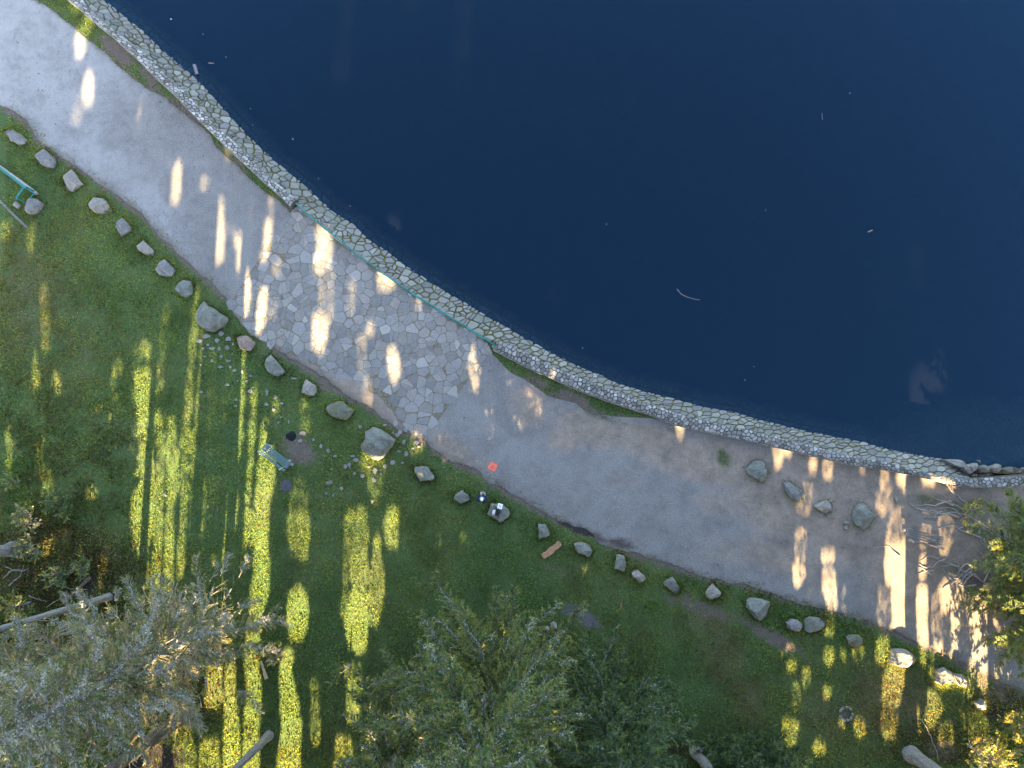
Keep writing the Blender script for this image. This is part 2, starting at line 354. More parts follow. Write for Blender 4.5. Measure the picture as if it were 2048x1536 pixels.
LITTER = [(100,1130,160,90,0,1),(90,880,90,60,0,.4),(200,930,80,60,0,.4),(200,1320,260,120,0,.9),(380,1400,90,100,0,.6),(560,1490,200,60,0,.22),(700,1420,100,60,0,.35),(1340,1490,80,36,0,.6),(1900,1490,150,60,0,.6),(2000,1400,80,40,0,.7),(620,1290,70,20,0,.35),(1180,1400,160,120,0,.5)]
DRY = [(60,600,110,170,0,.5),(120,720,120,90,0,.4),(1450,1320,60,80,0,.55),(1500,1400,40,60,0,.6),(1420,1240,60,30,0,.6),(1650,1440,60,80,0,.5),(1780,1400,120,90,0,.6),(60,470,90,60,0,.4),(540,1310,40,20,0,.6),(1010,960,110,14,30,.7),(850,895,60,14,30,.5),(1300,1130,140,10,15,.5),(1600,1210,160,8,17,.5)]
GRAV = [(1172,1236,40,17,38,.75),(1140,1222,22,16,20,.7),(170,1020,5,5,0,.2)]
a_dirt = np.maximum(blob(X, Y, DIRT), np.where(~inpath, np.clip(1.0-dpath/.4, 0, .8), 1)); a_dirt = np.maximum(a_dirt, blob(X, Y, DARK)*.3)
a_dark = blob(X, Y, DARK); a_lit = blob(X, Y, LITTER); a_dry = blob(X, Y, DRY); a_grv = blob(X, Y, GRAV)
zg = np.array([mnoise.fractal(Vector((x*.5, y*.5, 3)), .9, 2, 4)*.035 for x, y in vg])*np.clip(dpath/1.2, 0, 1)
zg = np.where(inpath, -.035, zg-.012-.01)
zg = np.where((np.abs(X) > 36) | (Y < -26) | (Y > 34), -.1, zg)
for o_, n_ in ((0, 1),): pass
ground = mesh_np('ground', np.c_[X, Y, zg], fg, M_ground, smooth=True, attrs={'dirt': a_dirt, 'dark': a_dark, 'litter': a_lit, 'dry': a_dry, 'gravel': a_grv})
tag(ground, kind='structure')

# ------------------------------------------------------------------ path (gravel and trodden sand)
pp_s = jag(PP(GRASS_S), .12, .16, 1.3)
rest = PP(path_poly_px[len(GRASS_S):])
iv = len(rest)-len(VERGE1)-1
pp = pp_s + rest[:iv] + jag(rest[iv:-1], .15, .12, 5.1) + [rest[-1]]
vp, fp = cdt_mesh(pp, .4, -34, 34, -20, 31)
X, Y = vp[:, 0], vp[:, 1]
SAND = [(1060,800,60,40,0,.6),(1180,860,90,36,20,.8),(1300,880,110,30,12,1),(1450,930,170,44,10,1),(1620,1000,170,90,10,1),(1780,1030,200,110,0,1.1),(1900,1120,170,150,0,1.1),(2010,1010,120,60,0,1.1),(1960,990,200,30,0,1.1),(1430,1010,60,30,20,.55),(900,900,60,28,30,.8),(960,920,60,16,30,.5),(1060,830,34,20,20,.8),(1570,1120,120,36,15,.7),(1480,1110,120,30,10,.5),(720,800,110,34,36,.8),(600,725,110,20,36,.7),(1240,960,60,30,0,.4),(1130,880,40,26,0,.8),(1820,1200,120,60,20,.6),(1640,1160,60,40,0,.6)]
PDARK = [(1150,1050,60,7,22,.6),(1245,1087,34,10,12,.8),(1190,1075,50,7,22,.7),(1450,890,60,5,10,.4),(1350,862,60,5,14,.5),(1560,1085,30,26,0,.4),(1700,1095,60,16,10,.4),(1230,845,50,5,15,.45),(650,780,44,12,36,.5),(1890,1165,50,16,20,.3),(1960,1160,60,40,0,.5),(1850,1000,70,14,0,.45),(1690,1055,40,20,0,.3)]
PGREEN = [(1447,916,20,14,60,.9),(1515,945,28,22,0,.5),(1585,985,26,22,0,.5),(1625,960,16,10,0,.5),(1640,1020,22,10,0,.5),(1530,1000,30,10,0,.4),(560,650,60,8,40,.5),(1895,1010,70,16,15,.6),(1960,1010,60,14,0,.6),(1210,835,50,7,18,.7),(1690,1045,26,14,0,.4),(1930,1190,40,20,0,.4),(640,450,8,8,0,.4),(1900,1140,36,16,0,.5)]
PAINTED_HAZE = [(60,110,260,200,0,.8),(150,300,150,100,40,.7),(300,420,110,50,40,.6),(20,30,160,90,0,.9)]  # haze over the upper-left path, painted as a lighter gravel colour
a_s = blob(X, Y, SAND); a_d = blob(X, Y, PDARK); a_gn = blob(X, Y, PGREEN)
a_e = np.clip(1.0-dist_poly(X, Y, PP(GRASS_S))/.6, 0, 1)*.6; a_e = np.maximum(a_e, np.clip(1-dist_poly(X, Y, PP(VERGE1))/.35, 0, 1)*.6)
zp = np.clip(.003-.0*X, 0, .003) + np.where(a_s > .4, np.array([mnoise.fractal(Vector((x*.6, y*.6, 1)), .9, 2, 4)*.03 for x, y in vp])+.03, 0)*.6
path = mesh_np('path', np.c_[X, Y, zp], fp, M_path, smooth=True, attrs={'sand': a_s, 'dark': a_d, 'green': a_gn, 'edge': a_e, 'pale': blob(X, Y, PAINTED_HAZE)})
tag(path, kind='structure')

# ------------------------------------------------------------------ water and lake bed
wl, _ = resample(PP(WATERLINE[:-2], -1.3)+[P(1960,930,-1.3), P(2048,905,-1.3), P(2150,900,-1.3)], 120)
lake = [tuple(p) for p in resample([(x, y) for x, y in PP(INNER, -.6)]+[P(2060,958,-1), P(2160,955,-1)], 60)[0]]
lake_poly = lake + [(420, 20), (420, 420), (-420, 420), (-40, 50)]
vw, fw = cdt_mesh(lake_poly, 4, -36, 40, -10, 40)
water = mesh_np('lake_water', np.c_[vw, np.full(len(vw), -1.3)], fw, M_water, smooth=True); tag(water, kind='structure')
vb, fb = cdt_mesh(lake_poly, .6, -34, 34, -8, 31)
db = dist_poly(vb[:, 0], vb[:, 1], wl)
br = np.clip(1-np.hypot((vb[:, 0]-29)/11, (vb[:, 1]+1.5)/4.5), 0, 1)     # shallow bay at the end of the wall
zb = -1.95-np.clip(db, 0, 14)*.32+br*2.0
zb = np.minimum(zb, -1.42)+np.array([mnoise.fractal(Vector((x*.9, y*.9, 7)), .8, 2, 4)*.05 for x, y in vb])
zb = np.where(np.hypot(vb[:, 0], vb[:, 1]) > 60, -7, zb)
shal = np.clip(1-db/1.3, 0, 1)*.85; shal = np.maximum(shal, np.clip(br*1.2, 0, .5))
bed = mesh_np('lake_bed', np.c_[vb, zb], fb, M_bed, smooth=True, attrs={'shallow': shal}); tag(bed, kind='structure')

# ------------------------------------------------------------------ stone cells
def voronoi(pts, bound, k=22):
    pts = np.asarray(pts); cells = []
    for i, p in enumerate(pts):
        d = np.hypot(pts[:, 0]-p[0], pts[:, 1]-p[1]); nb = np.argsort(d)[1:k+1]
        poly = list(bound)
        for j in nb:
            q = pts[j]; mx, my = (p[0]+q[0])/2, (p[1]+q[1])/2; nx, ny = q[0]-p[0], q[1]-p[1]; out = []
            for a in range(len(poly)):
                A = poly[a]; B = poly[(a+1) % len(poly)]
                da = (A[0]-mx)*nx+(A[1]-my)*ny; dbb = (B[0]-mx)*nx+(B[1]-my)*ny
                if da <= 0: out.append(A)
                if (da < 0 < dbb) or (dbb < 0 < da):
                    t = da/(da-dbb); out.append((A[0]+t*(B[0]-A[0]), A[1]+t*(B[1]-A[1])))
            poly = out
            if len(poly) < 3: break
        cells.append(poly if len(poly) >= 3 else None)
    return cells
def scatter(x0, x1, y0, y1, dmin, tries, ok=None, vary=.5):
    pts = []; rad = []; cell = dmin*1.5; grid = {}
    for _ in range(tries):
        x, y = random.uniform(x0, x1), random.uniform(y0, y1)
        if ok and not ok(x, y): continue
        r = dmin*(1+random.random()*vary); gx, gy = int(x//cell), int(y//cell); bad = False
        for a in (-1, 0, 1):
            for b_ in (-1, 0, 1):
                for (px, py, pr) in grid.get((gx+a, gy+b_), ()):
                    if math.hypot(px-x, py-y) < (r+pr)/2: bad = True; break
                if bad: break
            if bad: break
        if bad: continue
        grid.setdefault((gx, gy), []).append((x, y, r)); pts.append((x, y))
    return pts
def split_cells(cells, prob):
    out = []
    for c in cells:
        if c and random.random() < prob and len(c) >= 4:
            cx = sum(p[0] for p in c)/len(c); cy = sum(p[1] for p in c)/len(c); an = random.uniform(0, PI); nx, ny = math.cos(an), math.sin(an); off = random.uniform(-.04, .04)
            for sg in (1, -1):
                o_ = []
                for i in range(len(c)):
                    A = c[i]; B = c[(i+1) % len(c)]; da = ((A[0]-cx)*nx+(A[1]-cy)*ny-off)*sg; dbb = ((B[0]-cx)*nx+(B[1]-cy)*ny-off)*sg
                    if da >= 0: o_.append(A)
                    if da*dbb < 0: t = da/(da-dbb); o_.append((A[0]+t*(B[0]-A[0]), A[1]+t*(B[1]-A[1])))
                if len(o_) >= 3: out.append(o_)
        else: out.append(c)
    return out
def chaikin(poly, k=.14):
    out = []
    for i in range(len(poly)):
        a = poly[i]; b_ = poly[(i+1) % len(poly)]
        out += [(a[0]+(b_[0]-a[0])*k, a[1]+(b_[1]-a[1])*k), (a[0]+(b_[0]-a[0])*(1-k), a[1]+(b_[1]-a[1])*(1-k))]
    return out
def inset(poly, d):
    cx = sum(p[0] for p in poly)/len(poly); cy = sum(p[1] for p in poly)/len(poly); out = []
    for x, y in poly:
        l = math.hypot(x-cx, y-cy)+1e-9; k = max(.25, 1-d*1.25/l); out.append((cx+(x-cx)*k, cy+(y-cy)*k))
    return out
def stones(name, cells, mapf, gap, h, pal, mat, parent=None, tilt=.02, keep=None):
    V = []; Fc = []; C = []
    for c in cells:
        if c is None: continue
        cx = sum(p[0] for p in c)/len(c); cy = sum(p[1] for p in c)/len(c)
        if keep and not keep(cx, cy): continue
        p0 = chaikin(inset(c, gap*random.uniform(.6, 1.8)), random.uniform(.04, .16))
        p1 = [(cx+(x-cx)*.86, cy+(y-cy)*.86) for x, y in p0]
        col = np.array(random.choice(pal))*random.uniform(.78, 1.18); n = len(p0); b = len(V)
        tx, ty = random.uniform(-tilt, tilt), random.uniform(-tilt, tilt); hh = h*random.uniform(.7, 1.3)
        for ring, hz in ((p0, -.05), (p0, hh*.55), (p1, hh)):
            for x, y in ring:
                x2 = x+random.uniform(-.006, .006); y2 = y+random.uniform(-.006, .006)
                V.append(mapf(x2, y2, hz+(tx*(x-cx)+ty*(y-cy) if hz > 0 else 0))); C.append(col)
        for r_ in (0, 1):
            for i in range(n):
                j = (i+1) % n; Fc.append((b+r_*n+i, b+r_*n+j, b+(r_+1)*n+j, b+(r_+1)*n+i))
        Fc.append(tuple(b+2*n+i for i in range(n)))
    return mesh_np(name, V, Fc, mat, parent, cols=np.array(C), smooth=False)
# --- the paved apron
apron = PP([(592,418),(643,452),(699,497),(753,538),(816,582),(869,615),(930,653),(982,694),(952,738),(905,800),(856,868)])
apron_s = jag(PP([(856,868),(800,850),(760,800),(700,770),(645,740),(590,712),(530,684),(490,652),(460,604)]), .25, .25, 3.3)
apron_poly = apron + apron_s + PP([(500,545),(550,475)])
axs = [p[0] for p in apron_poly]; ays = [p[1] for p in apron_poly]
ap_np = np.array(apron_poly)
def okA(x, y): return bool(inpoly(np.array([x]), np.array([y]), ap_np)[0])
apts = scatter(min(axs)-.6, max(axs)+.6, min(ays)-.6, max(ays)+.6, .22, 5600, None, 2.1)
bound = [(min(axs)-2, min(ays)-2), (max(axs)+2, min(ays)-2), (max(axs)+2, max(ays)+2), (min(axs)-2, max(ays)+2)]
cells = split_cells(voronoi(apts, bound), .4)
pav = thing('stone_paving', (0, 0, 0), 'crazy paving of pale irregular flagstones crossing the gravel path below the teal handrail', 'paving')
va, fa = cdt_mesh(apron_poly, .5, min(axs), max(axs), min(ays), max(ays))
mesh_np('joint_bed', np.c_[va, np.full(len(va), .022)], fa, M_joint, pav)
sandd = P(740,830); 
def keepA(x, y):
    if not okA(x, y): return False
    d = math.hypot(x-sandd[0], y-sandd[1]); return not (d < 1.6 and random.random() < .75)
stones('flagstone', cells, lambda x, y, z: (x, y, z+.012), .011, .018,
       [(.235,.228,.22),(.22,.215,.21),(.25,.243,.232),(.245,.23,.21),(.21,.208,.205),(.30,.288,.268),(.23,.223,.215),(.25,.232,.212)], M_flag, pav, .02, keepA)
# --- revetment
NU = 160
inn, LI = resample(PP(INNER, 0), NU); outr, _ = resample(PP(WATERLINE, -1.3), NU)
def rmap(u, v, h=0):
    t = min(max(u/LI, 0), .99999)*(NU-1); i = int(t); f = t-i
    a = inn[i]*(1-f)+inn[i+1]*f; b = outr[i]*(1-f)+outr[i+1]*f
    wv = math.hypot(*(b-a)); k = v/max(wv, .01); p = a+(b-a)*k
    z = .0-1.3*k; nn = (b-a)/max(wv, .01)
    return (p[0]+nn[0]*h*.6, p[1]+nn[1]*h*.6, z+h*.8)
wid = [math.hypot(*(outr[i]-inn[i])) for i in range(NU)]; wmax = max(wid)
def wat(u): t = min(max(u/LI, 0), .9999)*(NU-1); return wid[int(t)]
rev = thing('stone_embankment', (0, 0, 0), 'sloping bank of mossy grey field stones running down into the dark water', 'embankment')
V = []; Fc = []
for i in range(NU):
    u = LI*i/(NU-1); V += [rmap(u, -.12), rmap(u, wid[i]*.5), rmap(u, wid[i]), rmap(u, wid[i]*1.8)]
for i in range(NU-1):
    for k in range(3): Fc.append((i*4+k, (i+1)*4+k, (i+1)*4+k+1, i*4+k+1))
mesh_np('moss_bed', V, Fc, M_moss, rev)
rp = scatter(0, LI, -.1, wmax*1.45, .21, 9000, lambda u, v: v < wat(u)*1.45, 1.5)
cells = voronoi([(u, v) for u, v in rp], [(-1, -.15), (LI+1, -.15), (LI+1, wmax*1.55), (-1, wmax*1.55)])
cells = [[(x, min(y, wat(x)*1.47)) for x, y in c] if c else None for c in cells]; cells = split_cells(cells, .42)
stones('facing_stone', cells, rmap, .03, .07, [(.20,.205,.18),(.235,.235,.205),(.17,.175,.155),(.21,.20,.19),(.27,.265,.24),(.19,.18,.185)], M_rev, rev, .05)
# --- parapets
def parapet(pin, pout, label, seed, light):
    n = 110; a_, L = resample(PP(pin, 0), n); b_, _ = resample(PP(pout, 0), n); hgt = .46
    def mp(u, v, h=0):
        t = min(max(u/L, 0), .99999)*(n-1); i = int(t); f = t-i; A = a_[i]*(1-f)+a_[i+1]*f; B = b_[i]*(1-f)+b_[i+1]*f
        p = A+(B-A)*v; cr = .05*math.sin(PI*min(max(v, 0), 1)); return (p[0], p[1], hgt+cr+h)
    t = thing('parapet_wall', (0, 0, 0), label, 'wall', 'low rubble walls along the waterside')
    V = []; Fc = []
    for i in range(n):
        A, B = a_[i], b_[i]; u = L*i/(n-1)
        V += [(A[0], A[1], -.06), (*mp(u, .0)[:2], hgt-.02), mp(u, .3), mp(u, .7), (*mp(u, 1)[:2], hgt-.02), (B[0], B[1], -.25)]
    for i in range(n-1):
        for k in range(5): Fc.append((i*6+k, (i+1)*6+k, (i+1)*6+k+1, i*6+k+1))
    Fc.append((5,4,3,2,1,0)); e = (n-1)*6; Fc.append((e,e+1,e+2,e+3,e+4,e+5))
    mesh_np('wall_core', V, Fc, M_parbase, t)
    wd = float(np.mean(np.hypot(*(b_-a_).T)))
    sp = scatter(0, L, 0, wd, .12, 26000, None, 1.5); cs = voronoi(sp, [(0, 0), (L, 0), (L, wd), (0, wd)], 20)
    stones('coping_stone', cs, lambda x, y, h: mp(x, y/wd, h), .016, .035, [(.48*light,.48*light,.46*light),(.36*light,.36*light,.35*light),(.62*light,.61*light,.59*light),(.22*light,.22*light,.21*light),(.42*light,.39*light,.36*light),(.28*light,.27*light,.24*light)], M_par, t, .08)
    # face stones on the landward side
    V = []; Fc = []; C = []; u = .0
    random.seed(seed)
    for row in range(3):
        u = random.random()*.2; z0 = -.02+row*.155
        while u < L-.3:
            l = random.uniform(.16, .38); q = []
            for (uu, zz, oo) in ((u+.015, z0+.012, .0), (u+l-.015, z0+.012, .0), (u+l-.02, z0+.14, .0), (u+.02, z0+.14, .0)):
                tt = min(uu/L, .9999)*(n-1); i = int(tt); f = tt-i; A = a_[i]*(1-f)+a_[i+1]*f; B = b_[i]*(1-f)+b_[i+1]*f; nn = (A-B)/np.hypot(*(A-B))
                q.append((A, nn, zz))
            b = len(V); col = np.array((.40,.40,.38))*random.uniform(.7, 1.3)*light
            for off in (-.02, .035):
                for A, nn, zz in q: V.append((A[0]+nn[0]*off, A[1]+nn[1]*off, zz)); C.append(col)
            Fc.append((b+4,b+5,b+6,b+7))
            for k in range(4): Fc.append((b+k, b+(k+1) % 4, b+4+(k+1) % 4, b+4+k))
            u += l
    mesh_np('face_stone', V, Fc, M_par, t, cols=np.array(C))
    return t
parapet(PIN1, POUT1, 'pale lichened rubble wall that ends at the upper-left end of the teal handrail', 3, .74)
parapet(PIN2, POUT2, 'grey rubble wall from the lower-right end of the teal handrail past the bare tree roots', 4, .62)

# ------------------------------------------------------------------ handrail
def rail():
    pts = PP([(592,407),(643,451),(699,496),(753,537),(816,581),(869,614),(930,652),(988,688)], 1.0)
    t = thing('handrail', (0, 0, 0), 'long thin teal painted handrail between the two rubble walls', 'railing')
    for i in range(len(pts)-1):
        a = Vector((*pts[i], 1.0)); b = Vector((*pts[i+1], 1.0)); d = (b-a).normalized()*.015
        m = MB(); m.tube([a+d, b-d], .032, 10); m.build('top_rail', M_teal, t, True)
        m = MB(); m.tube([(a+d)-Vector((0, 0, .45)), (b-d)-Vector((0, 0, .45))], .025, 8); m.build('mid_rail', M_teal, t, True)
    for i, p in enumerate(pts):
        m = MB(); m.tube([(p[0], p[1], 0), (p[0], p[1], 1.0)], .03, 8); m.build('post', M_teal, t, True)
        m = MB(); m.box((p[0], p[1], .03), (.22, .22, .1), .7); m.build('post_foot', M_concrete, t, bevel=.01)
rail()
# teal frame on a kerb, left edge
def frame():
    t = thing('teal_barrier', (*P(45,382), 0), 'turquoise steel barrier frame beside a stone kerb at the left edge', 'barrier')
    ox, oy = P(45,382)
    def L(u, v, z): x, y = P(u, v, z); return (x-ox, y-oy, z)
    def prism(pts, wdt, hgt, name):
        m = MB()
        for a, b in zip(pts[:-1], pts[1:]):
            A = Vector(a); B = Vector(b); d = B-A; l = d.length; M3 = d.to_track_quat('X', 'Z').to_matrix(); m.box((A+B)/2, (l, wdt, hgt), M=M3)
        m.build(name, M_teal, t, bevel=.006)
    prism([L(-60,290,.9), L(52,376,.9)], .13, .06, 'top_beam'); prism([L(48,374,.83), L(33,396,.83)], .10, .06, 'side_arm')
    prism([L(52,376,.45), L(70,388,.3)], .06, .05, 'brace'); prism([L(68,387,.3), L(54,404,.3)], .05, .05, 'lower_arm')
    for u, v in ((50,373),(33,396)): prism([L(u, v, .88), (*L(u, v, .88)[:2], -.05)], .07, .07, 'post')
    x, y = P(54,404,.3); prism([L(54,404,.3), (x-ox, y-oy, -.05)], .05, .05, 'post')
frame()
def kerb(pts, wd, h, name, label, mat):
    p, L = resample(PP(pts), 30); V = []; Fc = []
    for i in range(30):
        t = p[min(i+1, 29)]-p[max(i-1, 0)]; t /= np.hypot(*t); nn = np.array((-t[1], t[0])); j = random.uniform(-.01, .01)
        a = p[i]+nn*wd/2; b = p[i]-nn*wd/2; V += [(a[0], a[1], -.1), (a[0], a[1], h+j), (b[0], b[1], h+j), (b[0], b[1], -.1)]
    for i in range(29):
        for k in range(3): Fc.append((i*4+k, i*4+k+1, (i+1)*4+k+1, (i+1)*4+k))
    Fc.append((3,2,1,0)); e = 29*4; Fc.append((e,e+1,e+2,e+3))
    return tag(mesh_np(name, V, Fc, mat), label, 'kerb')
kerb([(-60,292),(0,334),(40,362),(76,389)], .19, .16, 'stone_kerb', 'narrow pale stone kerb running beside the turquoise barrier', M_concrete)
kerb([(-40,360),(0,402),(28,430),(54,455)], .14, .03, 'sunken_kerb', 'dull sunken kerb line in the grass below the turquoise barrier', simple('old_kerb', (.16, .15, .14), .95, .3, 10, .01))

# ------------------------------------------------------------------ boulders
def boulder(px, h, mi, label, seed, zc=.12, facets=4, base=0.0, name='boulder', group='boulders lining the path', cat='boulder', flat=.0, sit=-.06):
    r_ = random.Random(seed); pw = np.array(PP(px, zc+base)); c = pw.mean(0)
    q, L = resample(list(map(tuple, pw))+[tuple(pw[0])], 57); q = q[:-1]
    rough = []
    for x, y in q: rough.append((x+r_.uniform(-.012, .012), y+r_.uniform(-.012, .012)))
    q = np.array(rough); n = len(q); K = 12
    rad = np.hypot(*(q-c).T).mean()
    planes = [(h*r_.uniform(.85, 1.05), r_.uniform(-.18, .18)*(1-flat), r_.uniform(-.18, .18)*(1-flat))]
    a0 = r_.uniform(0, 2*PI)
    for k in range(facets):
        an = a0+2*PI*k/facets+r_.uniform(-.4, .4); s = r_.uniform(.45, 1.1)*(1-flat*.7); planes.append((h*r_.uniform(.95, 1.35), s*math.cos(an), s*math.sin(an)))
    V = []; Fc = []
    scl = [1.0, 1.0, .985, .95, .9, .83, .74, .63, .5, .36, .2, .08]
    for k in range(K):
        for i in range(n):
            p = c+(q[i]-c)*scl[k]; e = np.hypot(*(q[i]-p)); dx, dy = p-c
            side = -.08 if k == 0 else (.0 if k == 1 else .10+e*3.2)
            z = min([side*1.0+h*.12*(k > 1)]+[P0+sx*dx+sy*dy for P0, sx, sy in planes]) if k > 1 else (sit if k == 0 else h*.15)
            nz = mnoise.fractal(Vector((p[0]*3, p[1]*3, seed)), .8, 2.2, 4)
            ph = .0
            if k > 1: z += nz*.04*min(1, h*1.6)+.015*mnoise.noise(Vector((p[0]*9, p[1]*9, seed+5)))
            V.append((dx, dy, max(z, sit if k < 2 else .03)))
    b = len(V); V.append((0, 0, sum(V[(K-1)*n+i][2] for i in range(n))/n))
    for k in range(K-1):
        for i in range(n):
            j = (i+1) % n; Fc.append((k*n+i, k*n+j, (k+1)*n+j, (k+1)*n+i))
    for i in range(n): Fc.append(((K-1)*n+i, (K-1)*n+(i+1) % n, b))
    o = mesh_np(name, V, Fc, ROCK[mi]); o.location = (c[0], c[1], base)
    return tag(o, label, cat, group)
A_ = lambda p: Q(0,220,6.4,p); B_ = lambda p: Q(200,380,6.4,p); C_ = lambda p: Q(380,580,6.4,p); D_ = lambda p: Q(580,720,6.4,p); E_ = lambda p: Q(800,900,6.4,p)
F_ = lambda p: Q(1040,1020,5.908,p); G_ = lambda p: Q(1280,1100,5.908,p); H_ = lambda p: Q(1480,1140,5.908,p); I_ = lambda p: Q(1740,1250,8.533,p); J_ = lambda p: Q(1480,860,6.827,p); W_ = lambda p: Q(1740,860,6.65,p)
